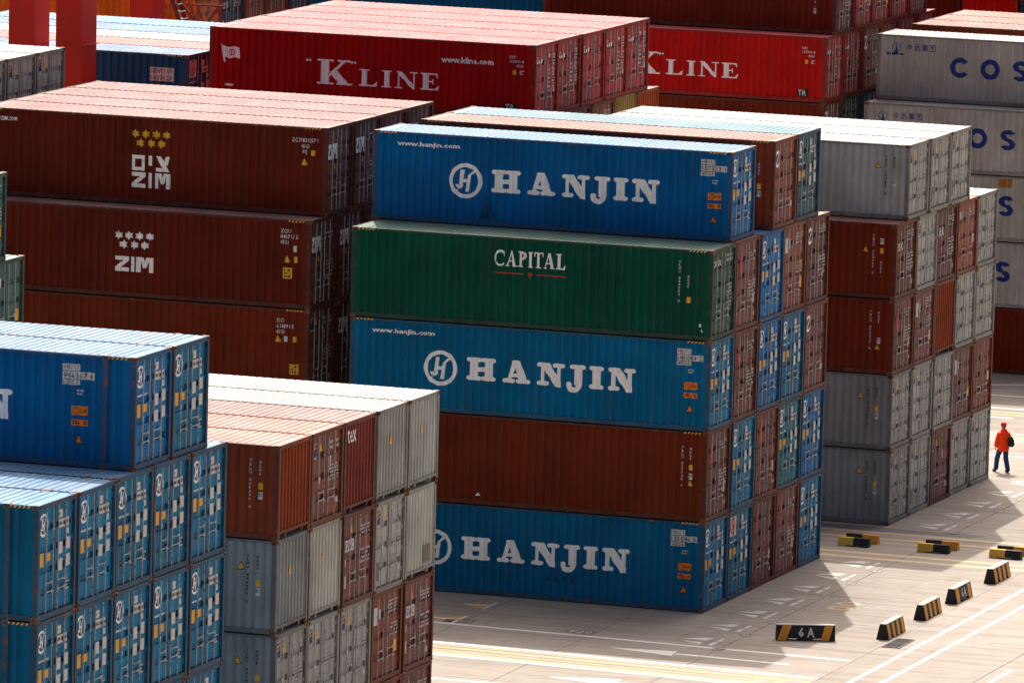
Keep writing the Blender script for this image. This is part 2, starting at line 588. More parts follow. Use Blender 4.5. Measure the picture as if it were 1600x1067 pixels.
_parts = {}
def parts(L, h, end):
    """list of (name, mesh, loc, colour kind, [children]) for one container type"""
    key = (L, h, end)
    if key in _parts:
        return _parts[key]
    P = []
    def add(name, mb, mat, kind='paint', loc=(0, 0, 0), kids=()):
        P.append((name, mb.mesh(name, mat), loc, kind, kids))
    for far in (False, True):
        mb = MB(); add_side(mb, L, h, far); add('side_panel', mb, M_PANEL)
    mb = MB(); add_roof(mb, L, h); add('roof_panel', mb, M_ROOF, 'roof')
    mb = MB(); mb.box(-L / 2 + .08, -W / 2 + .06, .11, L / 2 - .08, W / 2 - .06, .15); add('floor', mb, M_FRAME, 'frame')
    mb = MB(); mb.recess_box(-.089, -.081, 0, .089, .081, .118); cm = mb.mesh('corner_casting', M_CAST)
    mb = MB(); mb.box(-.0735, -.0585, 0, .0735, .0585, h - .236); pm = mb.mesh('corner_post', M_FRAME)
    for sx in (-1, 1):
        for sy in (-1, 1):
            for z in (0, h - .118):
                P.append(('corner_casting', cm, (sx * (L / 2 - .089), sy * (W / 2 - .081), z), 'cast', ()))
            P.append(('corner_post', pm, (sx * (L / 2 - .0765), sy * (W / 2 - .0615), .118), 'frame', ()))
    if L > 13:
        for sx in (-1, 1):
            for sy in (-1, 1):
                for z in (0, h - .118):
                    P.append(('corner_casting', cm, (sx * 6.007, sy * (W / 2 - .078), z), 'cast', ()))
                P.append(('corner_post', pm, (sx * 6.02, sy * (W / 2 - .0605), .118), 'frame', ()))
    mb = MB(); mb.box(-L / 2 + .178, -.023, 0, L / 2 - .178, .023, .067); rm = mb.mesh('top_side_rail', M_FRAME)
    mb = MB(); mb.box(-L / 2 + .178, -.023, 0, L / 2 - .178, .023, .138); bm_ = mb.mesh('bottom_side_rail', M_FRAME)
    for sy in (-1, 1):
        P.append(('top_side_rail', rm, (0, sy * (W / 2 - .027), h - .085), 'frame', ()))
        P.append(('bottom_side_rail', bm_, (0, sy * (W / 2 - .027), .03), 'frame', ()))
    mb = MB(); mb.box(-.026, -W / 2 + .162, 0, .026, W / 2 - .162, .112); hm = mb.mesh('end_header', M_FRAME)
    P.append(('end_header', hm, (L / 2 - .034, 0, h - .118), 'frame', ()))
    P.append(('end_header', hm, (-L / 2 + .034, 0, h - .118), 'frame', ()))
    mb = MB(); add_end(mb, L, h, -1, .15); add('end_panel', mb, M_PANEL)
    mb = MB(); mb.box(-L / 2 + .008, -W / 2 + .162, .02, -L / 2 + .06, W / 2 - .162, .15); add('end_sill', mb, M_FRAME, 'frame')
    if end == 'rib':
        mb = MB(); add_end(mb, L, h, 1); add('end_panel', mb, M_PANEL)
        mb = MB()
        mb.box(L / 2 - .06, -W / 2 + .12, .17, L / 2 - .006, W / 2 - .12, .235)
        for y in (-.62, .62):
            mb.box(L / 2 - .05, y - .05, .06, L / 2 - .012, y + .05, .17)
        mb.box(L / 2 - .4, -W / 2 + .17, .02, L / 2 - .35, W / 2 - .17, .11)
        add('end_sill', mb, M_FRAME, 'frame')
    else:
        mb = MB(); mb.box(L / 2 - .06, -W / 2 + .162, .02, L / 2 - .008, W / 2 - .162, .15); add('end_sill', mb, M_FRAME, 'frame')
        mb = MB()
        xg = L / 2 - XD - .012
        for a in ((.118, .165, .145, h - .12), (1.196, .165, 1.242, h - .12), (2.293, .165, 2.322, h - .12)):
            mb.box(xg - .03, -W / 2 + a[0], a[1] - .012, xg + .016, -W / 2 + a[2], a[3] - .005)
        mb.box(xg - .03, -W / 2 + .146, .151, xg + .016, -W / 2 + 1.195, .176); mb.box(xg - .03, -W / 2 + 1.243, .151, xg + .016, -W / 2 + 2.292, .176)
        P.append(('door_gasket', mb.mesh('door_gasket', M_BLACK), (0, 0, 0), 'cast', ()))
        for i, (u0, u1) in enumerate(((.125, 1.209), (1.229, 2.313))):
            mb = MB(); add_door(mb, L, h, u0, u1, i == 0)
            kids = []
            for b in BARS[i * 2:i * 2 + 2]:
                kids.append(('locking_bar', bar_mesh(L, h, b).mesh('locking_bar', M_BAR)))
            a, b = (BARS[0], BARS[1]) if i == 0 else (BARS[2], BARS[3])
            for z in (.66, .88):
                kids.append(('door_handle', handle_mesh(L, h, a, b, z).mesh('door_handle', M_BAR)))
            P.append(('door', mb.mesh('door', M_DOOR), (0, 0, 0), 'door', kids))
    _parts[key] = P
    return P

_shell = {}
def shell(L, h):
    if (L, h) not in _shell:
        mb = MB()
        add_side(mb, L, h); add_side(mb, L, h, True); add_roof(mb, L, h)
        add_end(mb, L, h, 1, .15); add_end(mb, L, h, -1, .15); add_frame_all(mb, L, h, None)
        _shell[(L, h)] = mb.mesh('shipping_container', M_PANEL)
    return _shell[(L, h)]

# ------------------------------------------------------------------ decals
_dec = {}
def poly_bm(polys, dz):
    bm = bmesh.new()
    for i, p in enumerate(polys):
        vs = [bm.verts.new((a, -dz * i, b)) for a, b in p]
        try:
            bm.faces.new(vs)
        except ValueError:
            pass
    bmesh.ops.triangulate(bm, faces=bm.faces[:])
    return bm

def side_decal(key, polys, mat, L, layer=0, font=False):
    """flat print wrapped over the corrugated near side wall; x from the left end, z from the base"""
    k = ('s', key, L)
    if k in _dec:
        return _dec[k]
    br = side_breaks(L)
    bm = poly_bm(polys, 0.0 if font else 0.0003)
    lo = min(v.co.x for v in bm.verts) if bm.verts else 0
    hi = max(v.co.x for v in bm.verts) if bm.verts else 0
    for x, d in br:
        if lo < x < hi:
            bmesh.ops.bisect_plane(bm, geom=bm.verts[:] + bm.edges[:] + bm.faces[:], plane_co=(x, 0, 0), plane_no=(1, 0, 0))
    for v in bm.verts:
        d = depth_at(br, v.co.x)
        v.co = Vector((v.co.x - L / 2, -W / 2 + YP + d - .003 - .002 * layer + v.co.y, v.co.z))
    me = bpy.data.meshes.new(key)
    bm.to_mesh(me)
    bm.free()
    me.materials.append(mat)
    _dec[k] = me
    return me

def door_decal(key, polys, mat, L, layer=0, rib=False):
    k = ('d', key, L, rib)
    if k in _dec:
        return _dec[k]
    bm = poly_bm(polys, 0.0003)
    x = L / 2 - (.028 if rib else XD) + .003 + .002 * layer
    for v in bm.verts:
        v.co = Vector((x - v.co.y, -W / 2 + v.co.x, v.co.z))
    me = bpy.data.meshes.new(key)
    bm.to_mesh(me)
    bm.free()
    me.materials.append(mat)
    _dec[k] = me
    return me

def rows_of_marks(x0, x1, z0, z1, n, seed):
    """rows of marks too small to read, as in the photograph"""
    r = random.Random(seed)
    out = []
    st = (z1 - z0) / n
    for i in range(n):
        x = x0
        while x < x1 - .02:
            w = min(r.uniform(.03, .09), x1 - x)
            if r.random() < .8:
                out.append(rct(x, z0 + i * st + st * .2, x + w, z0 + i * st + st * .75))
            x += w + .02
    return out

def mono(cx, cz, r, sx=1.0):
    """ringed H monogram"""
    P = ring(cx, cz, r, r * .77, 36, sx)
    q = lambda a, b: (cx + a * r * sx, cz + b * r)
    P.append([q(-.30, .62), q(-.06, .62), q(-.16, -.22), q(-.40, -.22)])
    P.append(arc(cx - .36 * r * sx, cz - .22 * r, .24 * r, .06 * r, 180, 360, 8, sx))
    P.append([q(.12, .30), q(.34, .34), q(.22, -.62), q(-.02, -.62)])
    P.append([q(-.14, .1), q(.16, .1), q(.14, -.1), q(-.16, -.1)])
    P.append([q(.12, .30), q(.34, .34), q(.70, .58), q(.55, .68)])
    P.append([q(-.34, -.42), q(-.28, -.24), q(-.55, -.66), q(-.66, -.56)])
    return P

def door_kit(style, h, L):
    """decals on the door leaves: list of (leaf index, name, mesh)"""
    D = []
    t = h - .13
    key = style + ('H' if h > 2.7 else 'S')
    def d(leaf, name, polys, mat, layer=0):
        D.append((leaf, name, door_decal(key + name + str(leaf), polys, mat, L, layer)))
    if style in ('monogram', 'monogram_box'):
        if style == 'monogram_box':
            d(0, 'logo_panel', [rct(.2, t - .72, .95, t - .1)], M_PLAC)
            d(0, 'logo', mono(.58, t - .4, .27), M_REDP, 1)
        else:
            d(0, 'logo', mono(.48, t - .42, .29), M_WHITE)
        d(0, 'web_address', font_polys("www.hanjin.com", .18, t - .93, .95, t - .84), M_WHITE)
        d(0, 'warning_sticker', [rct(.15, 1.32, .52, 1.66), rct(.62, 1.42, .95, 1.62)], M_YEL)
        d(0, 'arrow_sticker', [[(.66, 1.3), (.78, 1.3), (.72, 1.12)]], M_PLAC)
        d(0, 'rating_plate', [rct(.2, .36, .36, .82)], M_PLATE)
        d(1, 'number_panel', [rct(1.42, t - .36, 1.70, t - .16), rct(1.42, t - .62, 2.1, t - .40), rct(1.9, t - .82, 2.1, t - .67)], M_PLAC)
        d(1, 'placard', [rct(1.42, 1.5, 1.72, 1.80), rct(1.92, 1.56, 2.20, 1.86), rct(1.42, 1.08, 1.72, 1.38), rct(1.92, 1.14, 2.20, 1.44)], M_PLAC)
        d(1, 'number_print', rows_of_marks(1.44, 2.08, t - .58, t - .43, 1, 3) + rows_of_marks(1.44, 1.68, t - .32, t - .2, 1, 5), M_BLACK, 1)
        d(1, 'data_print', rows_of_marks(1.9, 2.15, .45, .98, 6, 5), M_TEXTG)
    elif style == 'striped':
        d(0, 'logo', [rct(.17, t - .52, .52, t - .14)], M_NAVY)
        d(0, 'logo_stripe', [[(.2, t - .30), (.49, t - .20), (.49, t - .15), (.2, t - .24)], [(.2, t - .40), (.44, t - .31), (.44, t - .27), (.2, t - .35)], [(.2, t - .5), (.3, t - .44), (.3, t - .40), (.2, t - .45)]], M_YEL, 1)
        d(0, 'logo_print', rows_of_marks(.17, .55, t - .64, t - .55, 1, 9), M_PLAC)
        d(0, 'warning_sticker', [tri(.8, t - .44, .24, .24)], M_YEL)
        d(0, 'rating_plate', [rct(.19, .34, .5, .86)], M_PLATE)
        d(0, 'arrow_sticker', [[(.7, 1.3), (.84, 1.3), (.77, 1.1)]], M_PLAC)
        d(1, 'data_print', rows_of_marks(1.5, 1.76, t - .5, t - .2, 2, 1) + rows_of_marks(1.92, 2.22, t - .5, t - .2, 2, 2) + rows_of_marks(1.45, 2.2, 1.1, 1.6, 5, 4), M_TEXTG)
        d(1, 'seal_mark', [rct(1.55, t - .95, 1.62, t - .65), rct(2.05, .45, 2.2, .6)], M_PLAC)
    elif style == 'boxed':
        d(0, 'logo_panel', [rct(.2, t - .95, 1.0, t - .62)], M_PLAC)
        d(0, 'logo', font_polys("GVC", .26, t - .89, .94, t - .68), M_BLACK, 1)
        d(0, 'warning_sticker', [tri(.75, t - .45, .22, .25)], M_YEL)
        d(0, 'rating_plate', [rct(.2, .5, .42, .85)], M_TEXTG)
        d(0, 'scuff_mark', [[(.18, 1.2), (.4, 1.35), (.36, 1.1)]], M_TEXTG)
        d(1, 'data_print', rows_of_marks(1.45, 2.2, t - .6, t - .3, 3, 14) + rows_of_marks(1.5, 2.2, 1.05, 1.5, 4, 15), M_TEXTG)
        d(1, 'seal_mark', [rct(2.02, .3, 2.14, .46)], M_PLAC)
    elif style == 'sticker':
        d(0, 'logo', [arc(.25, t - .52, .1, .05, 90, 300, 8)], M_WHITE)
        d(0, 'long_sticker', [rct(.52, t - .95, .76, t - .38)], M_REDP)
        d(0, 'rating_plate', [rct(.18, .5, .36, .95)], M_TEXTG)
        d(1, 'data_print', rows_of_marks(1.5, 2.2, t - .62, t - .3, 3, 24) + rows_of_marks(1.5, 2.2, 1.0, 1.55, 5, 25), M_TEXTG)
        d(1, 'seal_mark', [rct(1.95, .75, 2.1, 1.08), rct(2.1, .35, 2.2, .46)], M_PLAC)
    elif style == 'ringed':
        d(0, 'logo', ring(.5, t - .5, .28, .18, 20) + [bar(.4, t - .62, .6, t - .38, .06)], M_WHITE)
        d(0, 'rating_plate', [rct(.18, .5, .4, .95)], M_PLATE)
        d(1, 'data_print', rows_of_marks(1.5, 2.2, t - .5, t - .2, 3, 34) + rows_of_marks(1.5, 2.2, .9, 1.55, 6, 35), M_TEXTG)
        d(1, 'seal_mark', [rct(2.02, .6, 2.15, .78)], M_PLAC)
    elif style == 'whitebox':
        d(0, 'logo_panel', [rct(.18, t - .8, .62, t - .3), rct(.7, t - .66, .86, t - .38)], M_PLAC)
        d(0, 'rating_plate', [rct(.18, .4, .5, .9)], M_PLATE)
        d(1, 'data_print', rows_of_marks(1.5, 2.2, t - .6, t - .2, 4, 44) + rows_of_marks(1.6, 2.2, 1.2, 1.6, 4, 45), M_TEXTG)
        d(1, 'warning_sticker', [rct(1.9, .7, 2.2, 1.05)], M_YEL)
    elif style == 'initials':
        d(0, 'logo', lay(serif, [('K', .2)], .22, t - .56).flat() + [rct(.5, t - .56, .62, t - .45), rct(.7, t - .56, .86, t - .42)], M_WHITE)
        d(0, 'rating_plate', [rct(.18, .35, .5, .72)], M_PLATE)
        d(0, 'seal_mark', [rct(.62, t - 1.2, .72, t - .9)], M_PLAC)
        d(1, 'data_print', rows_of_marks(1.5, 1.75, .95, 1.7, 5, 54) + rows_of_marks(1.95, 2.2, .95, t - .3, 12, 55), M_TEXTG)
        d(1, 'notice', [rct(2.1, .8, 2.22, .95), rct(1.55, t - .4, 1.7, t - .3)], M_PLAC)
    elif style == 'bold':
        d(0, 'logo', lay(sans, [('Z', .22, .28), ('I', .55, .1), ('M', .7, .36)], .5, t - .95).flat(), M_WHITE)
        d(0, 'warning_sticker', [tri(.9, 1.5, .14, .2)], M_YEL)
        d(1, 'data_print', rows_of_marks(1.5, 2.2, t - .6, t - .35, 2, 64) + rows_of_marks(1.6, 2.2, .9, 1.5, 5, 65), M_TEXTG)
    elif style == 'lettered':
        d(0, 'logo', font_polys("tex", .2, t - .85, .95, t - .5), M_WHITE)
        d(1, 'data_print', rows_of_marks(1.5, 2.2, t - .6, t - .2, 4, 74) + rows_of_marks(1.5, 2.2, .9, 1.5, 5, 75), M_TEXTG)
        d(1, 'seal_mark', [rct(2.1, .35, 2.2, .5)], M_PLAC)
    elif style == 'capital':
        d(0, 'logo', font_polys("CAPITAL", .2, t - .45, 1.1, t - .25), M_WHITE)
        d(1, 'data_print', rows_of_marks(1.5, 2.25, t - .4, t - .1, 2, 84) + rows_of_marks(1.7, 2.2, .9, 1.7, 7, 85), M_TEXTG)
    elif style == 'patched':
        d(0, 'notice', [rct(.2, t - .5, .5, t - .25), rct(.6, t - .5, .8, t - .25)], M_PLAC)
        d(0, 'seal_mark', [rct(.25, 1.1, .38, 1.5)], M_PLAC)
        d(1, 'data_print', rows_of_marks(1.5, 2.2, t - .5, t - .2, 3, 94), M_TEXTG)
        d(1, 'notice', [rct(2.0, 1.0, 2.2, 1.3)], M_PLAC)
    return D

# ------------------------------------------------------------------ near-side print kits
def P_ids(lines, L, x, z, s=1.0, boxed=True):
    """number block at x (left), z (top)"""
    out = []
    (a, b, c) = lines
    if boxed:
        out.append(('number_panel', [rct(x, z - .17, x + .46, z), rct(x, z - .38, x + .87, z - .19), rct(x, z - .53, x + .46, z - .40)], M_PLAC, 0))
        out.append(('number_print', font_polys(a, x + .03, z - .15, x + .42, z - .03) + font_polys(b, x + .03, z - .36, x + .83, z - .22) + font_polys(c, x + .04, z - .51, x + .40, z - .42), M_BLACK, 1))
    else:
        out.append(('number_print', font_polys(a, x, z - .13, x + .34 * s, z) + font_polys(b, x + (.40 if s > 1 else 0), z - (.13 if s > 1 else .31), x + (.92 if s > 1 else .6), z - (0 if s > 1 else .18)) + font_polys(c, x + (.36 if s > 1 else 0), z - (.32 if s > 1 else .49), x + (.6 if s > 1 else .28), z - (.19 if s > 1 else .36)), M_WHITE, 0))
    return out

def K_monogram(L, ids, off=0.0, weights=True):
    x = L - L40 + off
    o = []
    o.append(('web_address', font_polys("www.hanjin.com", .82 + x, 2.40, 2.94 + x, 2.60), M_WHITE, 0))
    o.append(('logo', mono(3.17 + x, 1.43, .57), M_WHITE, 0))
    o.append(('lettering', lay(slab, [('H', 4.05 + x, 1.0), ('A', 5.30 + x, .90), ('N', 6.46 + x, .90), ('J', 7.44 + x, .62), ('I', 8.20 + x, .48), ('N', 8.84 + x, .90)], .73, 1.12), M_WHITE, 0))
    o += P_ids(ids, L, 11.12 + x, 2.62)
    o.append(('weight_mark', rows_of_marks(11.5 + x, 11.7 + x, 1.83, 2.0, 2, 11), M_TEXTG, 0))
    o.append(('height_sticker', [rct(11.38 + x, 1.33, 11.81 + x, 1.56), rct(11.38 + x, 1.06, 11.81 + x, 1.22)], M_ORANGE, 0))
    o.append(('sticker_print', font_polys("29", 11.41 + x, 1.46, 11.53 + x, 1.54) + font_polys("9.6", 11.41 + x, 1.35, 11.55 + x, 1.43) + font_polys("HIGH", 11.58 + x, 1.39, 11.78 + x, 1.50) + rows_of_marks(11.42 + x, 11.78 + x, 1.09, 1.2, 2, 4), M_BLACK, 1))
    o.append(('warning_sticker', [tri(11.58 + x, .60, .26, .26)], M_BLACK, 0))
    o.append(('warning_face', [tri(11.58 + x, .625, .19, .19)], M_ORANGE, 1))
    return o

def K_vert(L, a, b, trix, mat=M_TEXTG, orz=1.40, whz=1.16, a0=2.2, a1=.84, x1=11.36, x2=11.65, triz=1.74, b0=2.18, b1=1.76):
    o = [('number_print', vcol(a, x1, a0, a1, .075) + vcol(b, x2, b0, b1, .08), mat, 0)]
    if orz: o.append(('height_sticker', [rct(x2 - .06, orz - .09, x2 + .07, orz + .09)], M_YEL, 0))
    if whz: o.append(('weight_mark', [rct(x2 - .06, whz - .1, x2 + .07, whz + .1)], M_PLAC, 0)); o.append(('sticker_print', rows_of_marks(x2 - .05, x2 + .06, whz - .08, whz + .08, 3, 6), M_BLACK, 1))
    if trix:
        o.append(('warning_sticker', [tri(trix, triz, .24, .24)], M_BLACK, 0))
        o.append(('warning_face', [tri(trix, triz + .02, .19, .185)], M_YEL, 1))
    return o

def K_bold(L, hebrew, starmat, ids, stars_z):
    o = []
    if hebrew:
        o.append(('web_address', font_polys("WWW.ZIM.COM", .30, 2.48, 1.29, 2.62), M_WHITE, 0))
    st = []
    for i in range(4):
        st.append(star6(5.49 + i * .365, stars_z, .155))
    for i in range(3):
        st.append(star6(5.68 + i * .365, stars_z - .30, .155))
    o.append(('star_mark', st, starmat, 0))
    if hebrew:
        o.append(('logo', [rct(5.38, 1.12, 5.81, 1.23), rct(5.38, 1.12, 5.5, 1.62), rct(5.38, 1.5, 5.84, 1.62), rct(5.72, 1.12, 5.84, 1.62), rct(5.96, 1.3, 6.1, 1.62),
                           [(6.22, 1.62), (6.4, 1.62), (6.72, 1.12), (6.54, 1.12)], rct(6.22, 1.12, 6.62, 1.24), [(6.56, 1.62), (6.72, 1.62), (6.64, 1.32), (6.5, 1.4)]], M_WHITE, 0))
        o.append(('lettering', lay(sans, [('Z', 5.38, .5), ('I', 5.97, .13), ('M', 6.2, .54)], .50, .56), M_WHITE, 0))
        o += P_ids(ids, L, 10.95, 2.52, 1.2, False)
        o.append(('weight_mark', rows_of_marks(11.33, 11.48, 1.98, 2.15, 3, 2), M_PLAC, 0))
        o.append(('warning_sticker', [rct(11.63, 1.96, 11.76, 2.14), tri(11.4, 1.64, .22, .24)], M_YEL, 0))
    else:
        o.append(('lettering', lay(sans, [('Z', 5.38, .5), ('I', 5.94, .13), ('M', 6.13, .6)], .49, .84), M_WHITE, 0))
        o += P_ids(ids, L, 11.14, 2.58, 1.0, False)
        o.append(('weight_mark', [rct(11.57, 1.85, 11.70, 2.05)], M_PLAC, 0))
        o.append(('warning_sticker', [tri(11.37, 1.5, .22, .24), rct(11.62, 1.5, 11.73, 1.7), rct(11.22, .97, 11.54, 1.33)], M_YEL, 0))
        o.append(('sticker_print', rows_of_marks(11.26, 11.5, 1.0, 1.3, 3, 7), M_BLACK, 1))
    return o

def K_line(L, www, dx=0.0, dz=0.0):
    o = []
    q = []
    for x in (3.68, 3.80, 5.36, 5.48):
        s = 1 if x < 4.5 else -1
        q += [ring(x + dx, 1.60 + dz, .045, .005, 10)[0], ring(x + dx, 1.60 + dz, .045, .005, 10)[1], [(x - .04 * s + dx, 1.6 + dz), (x - .005 * s + dx, 1.6 + dz), (x + .03 * s + dx, 1.6 + .09 * s + dz)]]
    o.append(('quote_marks', q, M_WHITE, 0))
    o.append(('lettering', lay(serif, [('K', 4.06 + dx, 1.26)], .87, .79 + dz) + lay(serif, [('L', 5.63 + dx, .70), ('I', 6.48 + dx, .36), ('N', 6.98 + dx, .84), ('E', 7.93 + dx, .70)], .59, .80 + dz), M_WHITE, 0))
    if www:
        o.append(('web_address', font_polys("www.kline.com", 8.68, 1.80, 10.62, 2.02), M_WHITE, 0))
        o.append(('flag_mark', [[(.42, 1.98), (.47, 1.98), (.62, 1.36), (.56, 1.36)], [(.5, 1.93), (.75, 1.88), (.95, 1.92), (1.13, 1.88), (1.16, 1.5), (.95, 1.54), (.75, 1.48), (.58, 1.54)]], M_WHITE, 0))
        o.append(('flag_emblem', ring(.83, 1.71, .12, .085, 16) + [bar(.75, 1.71, .91, 1.71, .03), bar(.83, 1.62, .83, 1.8, .03)], M_REDP, 1))
        o.append(('small_plate', [capsule(.64, .56, .88, .56, .08)], M_WHITE, 0))
    o.append(('number_print', font_polys("KLFU", 11.2 + dx * 0, 2.08, 11.44, 2.18) + font_polys("151310 8" if www else "137304 4", 11.22, 1.93, 11.74, 2.03) + font_polys("42G1", 11.46, 1.78, 11.72, 1.88), M_WHITE, 0))
    o.append(('weight_mark', rows_of_marks(11.6, 11.74, 1.52, 1.68, 3, 3), M_WHITE, 0))
    o.append(('height_sticker', [rct(11.34, 1.52, 11.46, 1.68)], M_YEL, 0))
    o.append(('plate', [rct(11.04, .22, 11.5, .52)], M_BLACK, 0))
    o.append(('plate_print', font_polys("TIR", 11.1, .26, 11.42, .48), M_WHITE, 1))
    return o

def strokes(S_, x, z, s, w):
    out = []
    for st in S_:
        for (a, b) in zip(st, st[1:]):
            out.append(bar(x + a[0] * s, z + a[1] * s, x + b[0] * s, z + b[1] * s, w))
    return out

HAN = [
    [[(2, 7), (8, 7), (8, 3.6), (2, 3.6), (2, 7)], [(5, 9.6), (5, .4)]],
    [[(1.3, 9), (2.2, 8)], [(.6, 6.2), (2.3, 6.2), (2.3, 2.6), (.7, .9)], [(2.2, 2.2), (4, .9), (9.6, .7)], [(4.2, 8.7), (8.8, 8.7)], [(3.5, 6.3), (9.4, 6.3)], [(5.6, 6.3), (5.2, 4), (3.9, 2.5)], [(7.3, 6.3), (7.3, 2.9), (9.2, 2.9), (9.3, 4)]],
    [[(3.2, 9.7), (1, 6.8)], [(2.3, 8.2), (2.3, 4.2)], [(5.8, 9.7), (6.2, 8.4)], [(2.3, 8.2), (8.8, 8.2)], [(2.4, 6.9), (8.4, 6.9)], [(2.4, 5.6), (8.4, 5.6)], [(2.3, 4.3), (9, 4.3)], [(5.6, 8.2), (5.6, 4.3)], [(1, 3), (9, 3)], [(5, 4.2), (5, 0)], [(4.6, 2.8), (1.5, .7)], [(5.4, 2.8), (8.6, .7)]],
    [[(1, 9.2), (9, 9.2), (9, .6), (1, .6), (1, 9.2)], [(2.5, 6.9), (7.5, 6.9)], [(5.8, 8.3), (5.8, 2.1), (4.7, 2.6)], [(5.6, 6.7), (2.8, 3.3)]]]

def K_grey(L, ship=True, cx=3.0):
    o = []
    P = []
    if ship:
        x, z, r = .77, 2.09, .18
        P += ring(x, z, r, r * .88, 24)
        P += [[(x - .1, z - .3), (x + .1, z - .3), (x + .02, z + .12)], [(x - .01, z - .1), (x + .015, z - .1), (x, z + .24)]]
        o.append(('ship_emblem', P, M_NAVY, 0))
        o.append(('emblem_print', [rct(.38, 1.78, .47, 1.88), rct(.5, 1.79, .56, 1.87), rct(.6, 1.78, .72, 1.88), rct(.75, 1.79, .86, 1.88), rct(.9, 1.79, 1.08, 1.86)], M_NAVY, 0))
        H = []
        for i, g in enumerate(HAN):
            H.append(strokes(g, 1.18 + i * .305, 1.98, .0285, .026))
        o.append(('emblem_characters', H, M_NAVY, 0))
    o.append(('lettering', lay(sans, [('C', cx, .76), ('O', cx + 1.23, .80), ('S', cx + 2.52, .68), ('C', cx + 3.74, .76), ('O', cx + 4.95, .80)], .80, 1.02), M_NAVY, 0))
    return o

# ------------------------------------------------------------------ container maker
GROUPED = {'lettering': 'letter', 'star_mark': 'star', 'logo_letters': 'letter', 'emblem_characters': 'character'}
PAINT = dict(
    blue=(0.0003, 0.108, 0.232), brightblue=(0.0003, 0.098, 0.28), teal=(0.006, 0.082, 0.12), greenblue=(0.008, 0.108, 0.175),
    brown=(0.150, 0.021, 0.006), maroon=(0.122, 0.013, 0.006), rust=(0.23, 0.040, 0.013), red=(0.37, 0.003, 0.004), brightred=(0.45, 0.008, 0.005),
    redbrown=(0.19, 0.038, 0.026), orangebrown=(0.34, 0.06, 0.015), grey=(0.235, 0.248, 0.235), lightgrey=(0.37, 0.38, 0.345), palegrey=(0.32, 0.315, 0.295),
    beige=(0.42, 0.42, 0.36), green=(0.002, 0.066, 0.040), seagreen=(0.035, 0.12, 0.10), orange=(0.62, 0.11, 0.01), olive=(0.30, 0.20, 0.06),
    navy=(0.02, 0.05, 0.10), senblue=(0.012, 0.075, 0.16))
ROOFC = dict(brown=(0.30, 0.15, 0.12), blue=(0.16, 0.30, 0.42))

def lighter(c, k):
    return tuple(min(.9, a * (1 - k) + .5 * k) for a in c)

CAST_C = [(0.05, 0.03, 0.022), (0.10, 0.042, 0.022), (0.035, 0.03, 0.028)]

